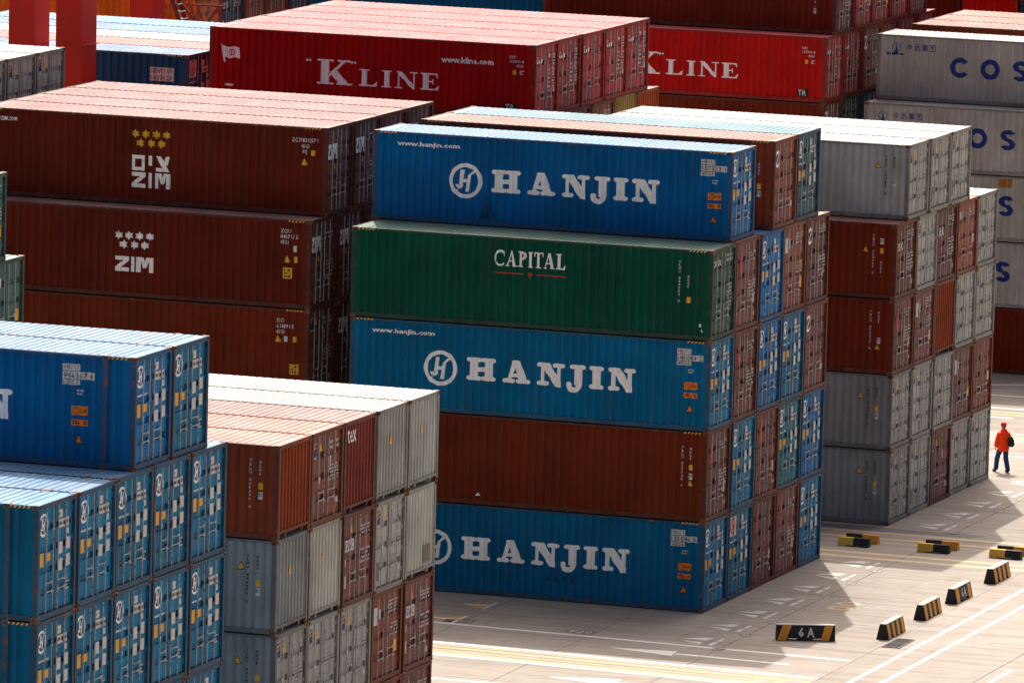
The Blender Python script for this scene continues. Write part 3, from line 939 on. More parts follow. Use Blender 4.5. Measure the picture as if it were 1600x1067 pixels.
def container(Xe, Y, Z, paint_, label, L=L40, h=SD, end='doors', style='plain', side=None, detail=True, group=None, hazard=None, name='shipping_container', rz=0):
    """Xe: x of the door end, Y: y of the near side, Z: base height"""
    base = PAINT[paint_]
    v = rnd.uniform(.88, 1.1)
    hs = rnd.uniform(-.03, .03)
    c = (base[0] * v * (1 + hs), base[1] * v, base[2] * v * (1 - hs))
    if rz:
        loc = (Xe, Y, Z)
    else:
        loc = (Xe - L / 2, Y + W / 2, Z)
    if not detail:
        o = link(name, shell(L, h), None, loc, c)
        o.rotation_euler.z = rz
        tag(o, label, 'container', group)
        return o
    r = root(name, loc, label, 'container', group, rz)
    dc = (tuple(a * k + .012 for a, k in zip(c, (1, 1.55, 1.4))) if 'blue' in paint_ else lighter(c, .10)) if paint_ not in ('grey', 'lightgrey', 'beige', 'palegrey') else tuple(a * .62 + b for a, b in zip(c, (.185, .18, .165)))
    fc = tuple(a * .55 + b for a, b in zip(c, (.012, .008, .006)))  # frame coloured darker than the panels to widen the shaded gaps between containers
    rk = rnd.uniform(.7, 1.2) if paint_ not in ('grey', 'lightgrey', 'palegrey', 'beige') else rnd.uniform(.55, .75)
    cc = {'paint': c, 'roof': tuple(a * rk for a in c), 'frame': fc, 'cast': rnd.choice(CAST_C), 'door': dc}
    if rnd.random() < .35:
        cc['cast'] = tuple(a * .6 for a in c)
    doors = []
    for nm, me, lc, kind, kids in parts(L, h, 'rib' if end == 'rib' else 'doors'):
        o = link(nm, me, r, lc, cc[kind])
        if nm == 'door':
            doors.append(o)
            for kn, km in kids:
                link(kn, km, o, None, (.4, .4, .4))
    if end != 'rib':
        for leaf, nm, me in door_kit(style, h, L):
            if nm in ('arrow_sticker', 'rating_plate', 'notice', 'seal_mark', 'data_print', 'web_address', 'scuff_mark') and rnd.random() < .22:
                continue
            o = link(nm, me, doors[leaf])
            if nm.endswith(('_print', '_mark', 'placard', '_panel', '_sticker', 'notice', '_stripe')):
                o['kind'] = 'stuff'
    elif style == 'tex':
        link('logo', door_decal('texlogo', font_polys("tex", .22, h - .62, .92, h - .22), M_WHITE, L, 0, True), r)
    elif style == 'tri':
        link('warning_sticker', door_decal('tri' + str(h), [tri(1.1, h - 1.05, .2, .28)], M_YEL, L, 0, True), r)
    elif style == 'patch':
        link('repair_plate', door_decal('patch', [rct(1.5, .35, 2.1, .85)], M_PLATE, L, 0, True), r)
    for it in (side or []):
        if it[0] in GROUPED:
            for gi, gp in enumerate(it[1]):
                link(GROUPED[it[0]], side_decal(label + it[0] + str(gi), gp, it[2], L, it[3]), r)
            continue
        o = link(it[0], side_decal(label + it[0] + str(len(it[1])) , it[1], it[2], L, it[3]), r)
        if it[0].endswith(('_print', '_mark', '_marks', '_panel', '_sticker')):
            o['kind'] = 'stuff'
    if hazard is None:
        hazard = h > 2.7
    if hazard:
        k = ('hz', L, h)
        if k not in _dec:
            mb = MB()
            for x0 in (-L / 2 + .22, L / 2 - .80):
                for i in range(5):
                    x = x0 + i * .12
                    y = -W / 2 + .0015
                    mb.face([(x, y, h - .083), (x + .05, y, h - .083), (x + .09, y, h - .02), (x + .04, y, h - .02)])
            _dec[k] = mb.mesh('hazard_stripe', M_YEL)
        link('hazard_stripe', _dec[k], r)
    return r

P = 2.539
ORD = ['nearest', 'second', 'third', 'fourth', 'fifth', 'sixth', 'seventh']
TIER = ['top', 'second', 'third', 'fourth', 'fifth', 'sixth']
NAMEC = dict(blue='blue', brightblue='bright blue', teal='dark teal', greenblue='green tinged blue', brown='brown', maroon='dark maroon', rust='rust brown', red='red', brightred='bright red',
             redbrown='reddish brown', orangebrown='orange brown', grey='grey', lightgrey='light grey', palegrey='pale grey', beige='off white', green='dark green', seagreen='sea green',
             orange='orange', olive='olive yellow', navy='navy blue', senblue='dull blue')
STY = dict(monogram='with ringed monogram', monogram_box='with boxed monogram', striped='with striped logo', boxed='with boxed letters', sticker='with red sticker', ringed='with ring logo',
           whitebox='with white panels', initials='with white initials', bold='with bold letters', lettered='with lettered doors', capital='with lettered doors', patched='with white patches', plain='', tex='with ribbed end', tri='with ribbed end', patch='with ribbed end')

def lab(paint_, style, row, tier, ntier, where, nrow=None):
    s = STY.get(style, '')
    t = 'bottom tier' if tier == 0 else ('top tier' if tier == ntier - 1 else TIER[ntier - 1 - tier] + ' tier down')
    return ' '.join((NAMEC[paint_] + ' container ' + s + ', ' + ORD[row] + ' row, ' + t + ', ' + where).replace(' ,', ',').split())

def stack(Xe, Y0, tiers, where, group, L=L40, h=SD, hidden=()):
    """tiers: list (bottom first) of dict(rows=[...], dy=offset of first row, dx=...); a row is (paint, end, style, side, label) or None"""
    n = len(tiers)
    for t, td in enumerate(tiers):
        for k, row in enumerate(td['rows']):
            if row is None:
                continue
            row = tuple(row) + (None,) * (6 - len(row))
            pa, end, sty, side, lb, det = row
            det = True if det is None else det
            x = Xe + td.get('dx', 0) + rnd.uniform(-.025, .025)
            y = Y0 + td.get('dy', 0) + k * P + rnd.uniform(-.012, .012)
            container(x, y, t * h, pa, lb or lab(pa, sty or 'plain', k, t, n, where), L, h, end, sty or 'plain', side, det, group)

D = 'doors'
Rb = 'rib'
# ---- C : the tall stack in the middle of the picture
c_h1 = K_monogram(L40, ("HJCU", "135586 8", "45G1"), -.07)
c_h1.append(('lashing_marks', [rct(6.9 + i * .28, .62, 6.96 + i * .28, .78) for i in range(4)], M_BLACK, 0))
c_h3 = K_monogram(L40, ("HJCU", "140083 2", "45G1"), -.06)
c_h5 = K_monogram(L40, ("HJCU", "157323 1", "45G1"), 0)
_sr = random.Random(3)
c_h5.append(('soot_stain', [[(x, _sr.uniform(.17, .3)), (x + .035, _sr.uniform(.17, .3)), (x + .028, t_), (x + .012, t_)] for x, t_ in [(3.70 + .043 * i, _sr.uniform(.75, 1.35) if 2 < i < 9 else _sr.uniform(.35, .7)) for i in range(12)]], M_SOOT, 2))
c_b2 = K_vert(L40, "TRLU 817745 1", "45G1", 11.64, orz=1.74, whz=1.45, a0=2.42, a1=1.11, x1=11.37, x2=11.64, triz=1.13, b0=2.40, b1=1.97)
c_b2.append(('small_plate', [tri(4.51, .30, .16, .1)], M_WHITE, 0))
cap = [('lettering', lay(serif, [('C', 4.86, .36), ('A', 5.25, .38), ('P', 5.66, .30), ('I', 6.0, .16), ('T', 6.19, .32), ('A', 6.52, .38), ('L', 6.95, .32)], .50, 1.96), M_WHITE, 0),
       ('underline', [rct(4.87, 1.72, 5.86, 1.755), rct(6.3, 1.72, 7.29, 1.755), [(5.98, 1.78), (6.18, 1.78), (6.08, 1.62)]], M_REDP, 0)] + \
    K_vert(L40, "CLHU 888334 8", "45G1", None, orz=1.28, whz=None, a0=2.54, a1=1.19, x1=11.09, x2=11.40, b0=2.09, b1=1.66)
cap.append(('small_plate', [rct(11.77, .44, 11.83, .54), [(11.84, .3), (11.92, .28), (11.86, .4)]], M_WHITE, 0))
w = 'centre stack by barriers'
g = 'containers of the centre stack by the barriers'
stack(0, 0, [
    dict(rows=[('blue', D, 'monogram', c_h1, 'blue container with large white letters, nearest row, bottom of the centre stack'), ('blue', D, 'monogram_box'), ('brown', D, 'sticker'), ('redbrown', D, 'sticker'), ('blue', D, 'monogram')]),
    dict(rows=[('brown', D, 'sticker', c_b2, 'plain brown container with vertical number, between blue ones in the centre stack'), ('blue', D, 'monogram'), ('brown', D, 'sticker'), ('greenblue', D, 'monogram'), ('brightblue', D, 'monogram')]),
    dict(rows=[('blue', D, 'monogram', c_h3, 'blue container with large white letters, directly under the dark green one'), ('brown', D, 'sticker'), ('brightblue', D, 'monogram'), ('blue', D, 'monogram'), ('redbrown', D, 'ringed')]),
    dict(rows=[('green', D, 'capital', cap, 'dark green container with white serif letters, nearest row of the centre stack'), ('redbrown', D, 'sticker'), ('brightblue', D, 'monogram'), ('rust', D, 'whitebox'), ('maroon', D, 'ringed')], dx=-.02),
    dict(rows=[('brightblue', D, 'monogram', c_h5, 'bright blue container with large white letters on top of the centre stack')], dy=2.3, dx=-.2)],
    w, g, h=HC)
container(-.05, 6.35, 4 * HC, 'rust', 'rust brown container with ring logo, second row on the centre stack top', L40, HC, D, 'ringed', K_vert(L40, "TRLU 574", "45G1", 11.3), True, g)
container(-.05, 6.35 + P, 4 * HC, 'teal', 'dark teal container with ringed monogram, farthest row on the centre stack top', L40, HC, D, 'monogram', None, True, g)

# ---- R : the grey and brown stack behind it, beside the worker
w = 'stack beside the worker'
g = 'containers of the stack beside the worker'
kv = lambda *a, **k: K_vert(L40, *a, **k)
stack(0, 20.44, [
    dict(rows=[('grey', D, 'striped', kv("TGHU 406712 3", "42G1", 11.09, M_BLACK)), ('lightgrey', D, 'striped'), ('redbrown', D, 'striped'), ('lightgrey', D, 'striped'), ('lightgrey', D, 'striped')]),
    dict(rows=[('grey', D, 'striped', kv("TRLU 394406 5", "42G1", 11.07, M_BLACK)), ('lightgrey', D, 'striped'), ('lightgrey', D, 'striped'), ('redbrown', D, 'whitebox'), ('rust', D, 'patched')]),
    dict(rows=[('brown', D, 'sticker', kv("TRLU 595367 8", "42G1", 11.61, orz=None, triz=.84)), ('redbrown', D, 'whitebox'), ('rust', Rb, 'plain', None, 'rust brown container with ribbed end, third row, third tier down, stack beside the worker'), ('lightgrey', D, 'striped'), ('lightgrey', D, 'striped')]),
    dict(rows=[('brown', D, 'lettered', kv("TEXU 424129 3", "42G1", 11.08, orz=1.65, whz=1.98, b0=1.32, b1=.89, triz=1.58)), ('lightgrey', D, 'striped'), ('maroon', D, 'lettered'), ('orangebrown', D, 'patched'), ('lightgrey', D, 'striped')]),
    dict(rows=[('lightgrey', D, 'striped', kv("TRLU 784857 8", "42G1", 11.06, M_BLACK, orz=None, whz=1.25)), ('lightgrey', D, 'striped'), ('lightgrey', D, 'striped')], dy=1.27)],
    w, g)

# ---- M : ribbed-end stack left of the centre
w = 'ribbed end stack, lower centre'
g = 'containers of the ribbed end stack at lower centre'
mb_ = lambda s: s
stack(.33, -38.95, [
    dict(rows=[('grey', D, 'striped'), ('grey', D, 'striped'), ('grey', D, 'striped'), ('rust', D, 'sticker'), ('redbrown', D, 'boxed')]),
    dict(rows=[('grey', D, 'striped', kv("TGHU 467420 7", "42G1", 11.08, M_BLACK)), ('lightgrey', D, 'striped'), ('lightgrey', D, 'striped'), ('rust', D, 'whitebox'), ('redbrown', D, 'boxed')]),
    dict(rows=[('grey', Rb, 'tri', kv("CLHU 446071 2", "42G1", 11.15, M_BLACK)), ('lightgrey', Rb, 'tri'), ('redbrown', D, 'boxed'), ('lightgrey', D, 'striped'), ('beige', Rb, 'patch')]),
    dict(rows=[('rust', Rb, 'plain', kv("TRLU 465699 4", "42G1", None, orz=1.46, whz=1.20)), ('rust', D, 'striped'), ('redbrown', Rb, 'tex'), ('lightgrey', Rb, 'tri'), ('lightgrey', Rb, 'tri')])],
    w, g)

# ---- L : the blue stack at lower left
w = 'blue stack at lower left'
g = 'blue containers stacked at lower left'
l_top = K_monogram(L45, ("HJCU", "906167 4", "L5G1"), -.93)
stack(1.8, -59.24, [
    dict(rows=[('blue', D, 'monogram')] * 5), dict(rows=[('blue', D, 'monogram')] * 5),
    dict(rows=[('blue', D, 'monogram')] * 5), dict(rows=[('blue', D, 'monogram'), ('blue', D, 'monogram'), ('blue', D, 'monogram'), ('blue', D, 'monogram'), ('blue', D, 'monogram')]),
    dict(rows=[('brightblue', D, 'monogram', l_top, 'bright blue long container with white number panel, top left stack front'), ('blue', D, 'monogram', None, 'blue long container on top of the lower left stack, behind its twin')], dy=6.386, dx=-.08)],
    w, g, L=L45, h=HC)

# ---- Z : maroon stack at upper left
w = 'maroon stack at upper left'
g = 'containers of the maroon stack at upper left'
z5 = K_bold(L40, True, M_YEL, ("ZCSU", "831257 9", "45G1"), 2.32)
z4 = K_bold(L40, False, M_WHITE, ("ZCSU", "846713 5", "45G1"), 2.02)
z3 = [('number_print', font_polys("FSCU", 11.08, 2.44, 11.32, 2.57) + font_polys("616891 5", 11.08, 2.26, 11.66, 2.39) + font_polys("45G1", 11.08, 2.08, 11.34, 2.21), M_WHITE, 0),
      ('warning_sticker', [tri(11.12, 1.80, .22, .22), rct(11.64, 1.82, 11.75, 2.0), rct(11.52, .77, 11.84, 1.10)], M_YEL, 0), ('sticker_print', rows_of_marks(11.55, 11.8, .8, 1.07, 3, 7), M_BLACK, 1), ('weight_mark', [rct(11.33, 1.82, 11.45, 2.0)], M_PLAC, 0)]
F6 = False
mm = ('maroon', D, 'bold')
stack(-13.82, .65, [
    dict(rows=[('maroon', D, 'plain', None, None, F6)] * 5),
    dict(rows=[('maroon', D, 'plain')] * 3 + [('maroon', D, 'plain', None, None, F6)] * 2),
    dict(rows=[('brown', D, 'striped', z3), mm, mm, ('maroon', D, 'plain', None, None, F6), ('maroon', D, 'plain', None, None, F6)]),
    dict(rows=[('maroon', D, 'bold', z4, 'maroon container with white stars and bold letters, second tier at upper left'), mm, mm, ('maroon', D, 'plain'), ('maroon', D, 'plain', None, None, F6)]),
    dict(rows=[('maroon', D, 'bold', z5, 'maroon container with yellow stars and two rows of bold letters'), mm, mm, mm], dy=1.25)],
    w, g, h=HC)

# ---- K : red stack at top centre
w = 'red stack at top centre'
g = 'containers of the red stack at top centre'
hid = lambda c, n: [(c, D, 'plain', None, None, F6)] * n
stack(-13.85, 21.1, [
    dict(rows=hid('brown', 6)), dict(rows=hid('brown', 6)), dict(rows=hid('brown', 6)),
    dict(rows=hid('brown', 6)),
    dict(rows=[('brown', D, 'sticker'), ('red', D, 'initials'), ('redbrown', D, 'ringed'), ('rust', D, 'whitebox'), ('olive', Rb, 'plain'), ('orangebrown', Rb, 'plain')]),
    dict(rows=[('red', D, 'initials', K_line(L40, True), 'red container with large white letters and small flag, top centre')] + [('red', D, 'initials')] * 4, dy=1.25)],
    w, g)

# ---- T : far red and brown stack
w = 'far red and brown stack'
g = 'containers of the far red and brown stack'
t6 = K_vert(L40, "TRLU 5748", "42G1", None, x1=11.3, x2=11.3, a0=2.3, a1=1.2, orz=None, whz=.9, b0=1.1, b1=1.05)
stack(-14.35, 58.6, [
    dict(rows=hid('brown', 6)), dict(rows=hid('brown', 6)), dict(rows=hid('brown', 6)),
    dict(rows=[('brown', D, 'ringed'), ('seagreen', D, 'striped'), ('navy', D, 'plain')] + hid('brown', 3)),
    dict(rows=[('brightred', D, 'initials', K_line(L40, False, -.02, -.02), 'bright red container with white letters, nearest row of the far stack'), ('red', D, 'initials'), ('rust', D, 'ringed'), ('red', D, 'initials'), ('red', D, 'initials'), ('red', D, 'initials')]),
    dict(rows=[('maroon', D, 'sticker', t6, 'dark brown container above the bright red one in the far stack'), ('red', D, 'initials'), ('red', D, 'whitebox'), ('red', D, 'initials'), ('redbrown', D, 'initials')], dy=1.27)],
    w, g)

# ---- S : grey lettered stack at the right edge
w = 'grey stack at right edge'
g = 'containers of the grey stack at the right edge'
sv = K_grey(L40, False)
s3 = K_grey(L40, False, 2.96)
s3.append(('repair_plate', [rct(5.47, 2.14, 6.03, 2.48)], M_DULLO, 0))
bh = [('palegrey', Rb, 'plain', None, None, F6)] * 3
stack(-.95, 60.3, [
    dict(rows=[('maroon', Rb, 'plain')] + bh),
    dict(rows=[('lightgrey', Rb, 'plain', K_grey(L40, False, 2.9))] + bh, dx=.02),
    dict(rows=[('lightgrey', Rb, 'plain', s3)] + bh),
    dict(rows=[('palegrey', Rb, 'plain', K_grey(L40, True, 3.03))] + bh, dx=-.1),
    dict(rows=[('palegrey', Rb, 'plain', K_grey(L40, True))], dy=1.3)],
    w, g)
for k in range(3):
    container(-1.05, 60.3 + 1.3 + P * (2 + k), 4 * SD, 'rust', 'brown container with pinkish roof, %s row behind grey top container' % ORD[k], L40, SD, Rb, 'plain', None, True, g)

# ---- B : sea green stack cut by the left edge
w = 'stack at left edge'
g = 'sea green containers at the left edge'
stack(-13.85, -38.3, [dict(rows=hid('seagreen', 6)), dict(rows=hid('seagreen', 6)),
    dict(rows=hid('seagreen', 6)), dict(rows=hid('seagreen', 6)),
    dict(rows=hid('seagreen', 5) + [('seagreen', D, 'whitebox')], dy=.05),
    dict(rows=hid('seagreen', 4) + [('seagreen', D, 'whitebox')], dy=1.2)], w, g)

# ---- G : grey stack by the crane legs
w = 'grey stack by the crane legs'
g = 'grey containers by the crane legs'
stack(-27.2, -.62, [dict(rows=hid('grey', 5)), dict(rows=hid('grey', 5)), dict(rows=hid('grey', 5)), dict(rows=hid('grey', 5)), dict(rows=hid('grey', 5)),
    dict(rows=hid('grey', 2) + [('lightgrey', D, 'striped')] * 3)], w, g)

# ---- Q : dull blue stack behind the crane legs
w = 'stack behind crane legs'
g = 'containers behind the crane legs'
q5 = [('number_panel', [rct(10.72, 1.92, 11.64, 2.40)], M_PLAC, 0), ('number_print', font_polys("SENU 50", 10.76, 2.2, 11.58, 2.36) + font_polys("5037620", 10.76, 1.96, 11.58, 2.12), M_BLACK, 1)]
stack(-26.75, 22.2, [dict(rows=hid('senblue', 5)), dict(rows=hid('senblue', 5)), dict(rows=hid('senblue', 5)), dict(rows=hid('senblue', 5)),
    dict(rows=[('senblue', D, 'monogram_box', q5), ('redbrown', D, 'plain'), ('palegrey', D, 'plain'), ('blue', D, 'plain'), ('blue', D, 'plain')])], w, g, h=HC)

# ---- U : orange stack along the top left
w = 'orange stack at top left'
g = 'containers of the orange stack at top left'
u5 = [('number_print', font_polys("HLCU 384681 5", 10.6, 2.1, 11.9, 2.3) + font_polys("42G1", 10.6, 1.75, 10.95, 1.92), M_BLACK, 0), ('warning_sticker', [tri(11.3, .8, .5, .5)], M_BLACK, 0)]
stack(-41.1, 59.6, [dict(rows=hid('orange', 5)), dict(rows=hid('orange', 5)), dict(rows=hid('orange', 5)),
    dict(rows=hid('orange', 5)),
    dict(rows=[('orange', D, 'plain', u5), ('navy', D, 'patched'), ('orangebrown', D, 'plain'), ('rust', D, 'patched'), ('navy', D, 'plain')])], w, g)
stack(-54.95, 59.6, [dict(rows=hid('orange', 2)), dict(rows=hid('orange', 2)), dict(rows=hid('orange', 2)), dict(rows=hid('orange', 2)), dict(rows=hid('brightred', 2))],
      'red topped stack, top left corner', 'containers at the top left corner')
# blue row right of it, behind the red stack
stack(-29.8, 74.5, [dict(rows=hid('blue', 2)), dict(rows=hid('blue', 2)), dict(rows=hid('blue', 2)), dict(rows=hid('blue', 2)),
    dict(rows=[('blue', D, 'plain')] + hid('blue', 1)), dict(rows=[('blue', D, 'plain')] + hid('blue', 1))],
    'blue stack on the top edge', 'blue containers on the top edge')
# containers set crosswise at the top right
g = 'crosswise containers at the top right'
for i, (pa, x) in enumerate((('maroon', -16.6), ('brightred', -14.08), ('navy', -11.56), ('rust', -9.04), ('navy', -6.52), ('grey', -4.0))):
    for t in range(6):
        container(x, 81.0 + 6.1, t * SD, pa, '%s container standing crosswise, %s from the left, %s, top right' % (NAMEC[pa], ORD[i].replace('nearest', 'first'), 'top tier' if t == 5 else TIER[5 - t] + ' tier down'),
                  L40, SD, Rb, 'plain', None, t in (4,) and i < 4, g, rz=-math.pi / 2)

# ------------------------------------------------------------------ ground
def concrete(name, base, per_obj=True):
    m, nt, nd, Pn = new_mat(name)
    geo = N(nt, "ShaderNodeNewGeometry")
    def wc(scale):
        mp = N(nt, "ShaderNodeMapping")
        mp.inputs['Scale'].default_value = scale
        nt.links.new(geo.outputs['Position'], mp.inputs['Vector'])
        return mp.outputs[0]
    n1 = noise(nt, wc((1, 1, 1)), 0.35, 5, 0.6)
    c = mix(nt, ramp(nt, n1, .3, .7), tuple(a * .82 for a in base), tuple(min(1, a * 1.10) for a in base))
    n2 = noise(nt, wc((1, 1, 1)), 9, 6, 0.7)
    c = mix(nt, .35, c, mix(nt, n2, tuple(a * .6 for a in base), tuple(a * 1.3 for a in base)))
    # dragged tyre scuffs, mostly across the lanes
    n3 = noise(nt, wc((.22, 2.6, 1)), 1.0, 5, .7)
    c = mix(nt, mathn(nt, 'MULTIPLY', ramp(nt, n3, .44, .66), .62), c, (0.16, 0.13, 0.105))
    n4 = noise(nt, wc((1.6, .3, 1)), 1.0, 5, .7)
    c = mix(nt, mathn(nt, 'MULTIPLY', ramp(nt, n4, .52, .70), .34), c, (0.18, 0.14, 0.10))
    # rusty seepage
    n5 = noise(nt, wc((.5, 1.4, 1)), .8, 6, .75)
    c = mix(nt, mathn(nt, 'MULTIPLY', ramp(nt, n5, .60, .75), .35), c, (0.36, 0.20, 0.08))
    # oil spots
    n6 = noise(nt, wc((1, 1, 1)), 2.3, 3, .5)
    c = mix(nt, mathn(nt, 'MULTIPLY', ramp(nt, n6, .68, .76), .5), c, (0.07, 0.06, 0.05))
    oi = N(nt, "ShaderNodeObjectInfo")
    c = mix(nt, mathn(nt, 'MULTIPLY', oi.outputs['Random'], .16), c, tuple(a * .6 for a in base))
    nt.links.new(c, Pn.inputs['Base Color'])
    Pn.inputs['Roughness'].default_value = .85
    Pn.inputs['Specular IOR Level'].default_value = .2
    bp = N(nt, "ShaderNodeBump")
    bp.inputs['Strength'].default_value = .25
    bp.inputs['Distance'].default_value = .01
    nt.links.new(n2, bp.inputs['Height'])
    nt.links.new(bp.outputs[0], Pn.inputs['Normal'])
    return m

CB = (0.315, 0.275, 0.230)
M_CONC = concrete("pavement_concrete", CB)
M_JOINT = concrete("joint_dirt", (0.20, 0.155, 0.11))

def worn(name, col, wear, scale=(3, 3, 1), under=CB):
    m, nt, nd, Pn = new_mat(name)
    geo = N(nt, "ShaderNodeNewGeometry")
    mp = N(nt, "ShaderNodeMapping")
    mp.inputs['Scale'].default_value = scale
    nt.links.new(geo.outputs['Position'], mp.inputs['Vector'])
    n1 = noise(nt, mp.outputs[0], 1.5, 7, .75)
    c = mix(nt, ramp(nt, n1, wear - .07, wear + .07), col, tuple(a * .92 for a in under))
    n2 = noise(nt, mp.outputs[0], .5, 3, .6)
    c = mix(nt, mathn(nt, 'MULTIPLY', n2, .35), c, (0.25, 0.22, 0.18))
    nt.links.new(c, Pn.inputs['Base Color'])
    Pn.inputs['Roughness'].default_value = .75
    return m

M_LINE = worn("white_road_paint", (0.66, 0.65, 0.62), .60)
M_ARROW = worn("old_white_paint", (0.62, 0.60, 0.55), .54)
M_YLINE = worn("yellow_road_paint", (0.60, 0.40, 0.14), .53, (.5, 5, 1))
M_YMARK = worn("yellow_mark_paint", (0.55, 0.28, 0.04), .6)
M_DMARK = worn("dark_road_paint", (0.09, 0.08, 0.075), .60)
M_GMARK = worn("grey_road_paint", (0.17, 0.15, 0.135), .58)
M_ASPH = worn("asphalt", (0.075, 0.075, 0.08), .72)

mb = MB(); mb.face([(-3000, -3000, -.02), (3000, -3000, -.02), (3000, 3000, -.02), (-3000, 3000, -.02)])
ground = tag(link('ground', mb.mesh('ground', M_JOINT)), kind='structure')
# outer apron, flush with the slabs, round the slabbed lanes
XS = [-19.4, -15.02, -10.64, -6.26, -1.88, 2.50, 6.87, 11.25, 15.63, 20.0]
YS = [-34.7 + 5.0 * i for i in range(21)]
mb = MB()
def sheet(mb, x0, y0, x1, y1, z=0.0):
    mb.face([(x0, y0, z), (x1, y0, z), (x1, y1, z), (x0, y1, z)])
for q in ((-3000, -3000, 3000, YS[0]), (-3000, YS[-1], 3000, 3000), (-3000, YS[0], XS[0], YS[-1]), (XS[-1], YS[0], 3000, YS[-1])):
    sheet(mb, *q)
tag(link('apron', mb.mesh('apron', M_CONC)), kind='structure')
smb = MB()
smb.face([(0, 0, 0), (4.356, 0, 0), (4.356, 4.976, 0), (0, 4.976, 0)])
for a, b in (((0, 0), (4.356, 0)), ((4.356, 0), (4.356, 4.976)), ((4.356, 4.976), (0, 4.976)), ((0, 4.976), (0, 0))):
    smb.face([(a[0], a[1], -.019), (b[0], b[1], -.019), (b[0], b[1], 0), (a[0], a[1], 0)])
sm = smb.mesh('concrete_slab', M_CONC)
for x in XS[:-1]:
    for y in YS[:-1]:
        link('concrete_slab', sm, ground, (x + .012, y + .012, 0))

def mark(name, polys, mat, z=.004):
    mb = MB()
    for p in polys:
        mb.face([(a, b, z) for a, b in p])
    return tag(link(name, mb.mesh(name, mat)), kind='structure')

def ln(x0, y0, x1, y1, w):
    return bar(x0, y0, x1, y1, w)

# long lines across the lanes
mark('lane_line', [ln(-40, -4.35, 6.8, -6.22, .22)], M_LINE)
mark('lane_line', [ln(-40, -7.4, 6.8, -9.72, .30)], M_LINE)
mark('lane_line', [ln(-40, -9.3, 6.8, -11.82, .26)], M_LINE)
mark('lane_line', [ln(-40, -15.6, 2, -15.2, .22)], M_LINE)
for k, (a, wd) in enumerate(((-9.55, .16), (-9.95, .28), (-10.45, .16), (-10.9, .30))):
    mark('yellow_line', [ln(-40, a + 1.9, 6.8, a - .55, wd)], M_YLINE)
for y, wd, xe in ((18.92, .3, 12), (17.75, .3, 12), (14.5, .34, 7.6), (13.55, .34, 7.6), (17.0, .12, 7)):
    mark('yellow_line', [ln(-40, y + .35, xe, y - .25, wd)], M_YLINE)
mark('lane_line', [ln(-40, 12.98, 7.7, 12.7, .1)], M_GMARK)
for y, wd, dash in ((54.18, .26, 0), (50.75, .26, 0), (48.28, .26, 1), (44.25, .26, 0), (42.3, .26, 0), (38.6, .26, 0)):
    if dash:
        mark('dashed_line', [ln(x, y, x + 1.1, y, wd) for x in [-30 + 1.7 * i for i in range(30)]], M_LINE)
    else:
        mark('lane_line', [ln(-40, y, 20, y, wd)], M_LINE)
for y in (49.75, 49.1, 43.5, 42.95):
    mark('yellow_line', [ln(-40, y, 20, y, .35)], M_YLINE)
mark('lane_line', [ln(-9.5, 55.2, -4.2, 58.4, .35)], M_LINE)
# long lines along the roadway
mark('road_line', [ln(7.88, -60, 7.88, 110, .15)], M_LINE)
mark('road_line', [ln(8.78, -60, 8.78, 110, .15)], M_LINE)
mark('road_dash', [ln(11.69, y, 11.69, y + 2.2, .16) for y in [-7.85 + 6.2 * i for i in range(-8, 14)]], M_LINE)
# asphalt strip
mark('asphalt_strip', [[(-40, 19.15), (3.35, 19.15), (3.7, 19.95), (-40, 20.25)]], M_ASPH)
# slot arrows and number boxes on both container lanes
for base in (0, 20.44):
    for k in range(7):
        y = 12.05 - 2.83 * k + base
        if base and k > 4 or y < -5.4:
            continue
        x = .86
        q = lambda *p: [(x + a, y + b) for a, b in p]
        mark('slot_arrow', [q((0, .08), (.80, .10), (.90, .60), (.65, .62)), q((.06, -.16), (.84, -.72), (.85, -.24))], M_ARROW)
        mark('slot_arrow_core', [q((0, .04), (0, -.04), (.86, -.20), (.9, -.74), (1.08, -.74), (1.16, .6), (.92, .6), (.82, .05))], M_GMARK, .008)
        mark('slot_bar', [q((1.10, -.72), (1.24, -.72), (1.26, -.1), (1.10, -.1)), q((1.12, .05), (1.26, .05), (1.24, .62), (1.10, .62))], M_ARROW)
        yb = y - 1.25
        mark('slot_number_box', [[(2.30, yb - .2), (2.68, yb - .2), (2.68, yb + .2), (2.30, yb + .2)]], M_DMARK)
        mark('slot_number', font_polys("%02d" % (k + 1), 2.36, yb - .1, 2.62, yb + .12), M_LINE, .008)
# worn framed number
mark('bay_number_box', [ln(3.0, 2.6, 3.0, 4.6, .1), ln(4.2, 2.65, 4.2, 4.55, .1), ln(3.06, 2.62, 4.14, 2.62, .1), ln(3.06, 4.56, 4.14, 4.56, .1)], M_GMARK)
mark('bay_number', [[(3.6 + .42 * a, 3.1 + .36 * b) for a, b in p] for p in ring(0, 0, 1, .6, 18)] + [[(3.6 + .42 * a, 4.05 + .36 * b) for a, b in p] for p in ring(0, 0, 1, .6, 18)], M_YLINE, .008)
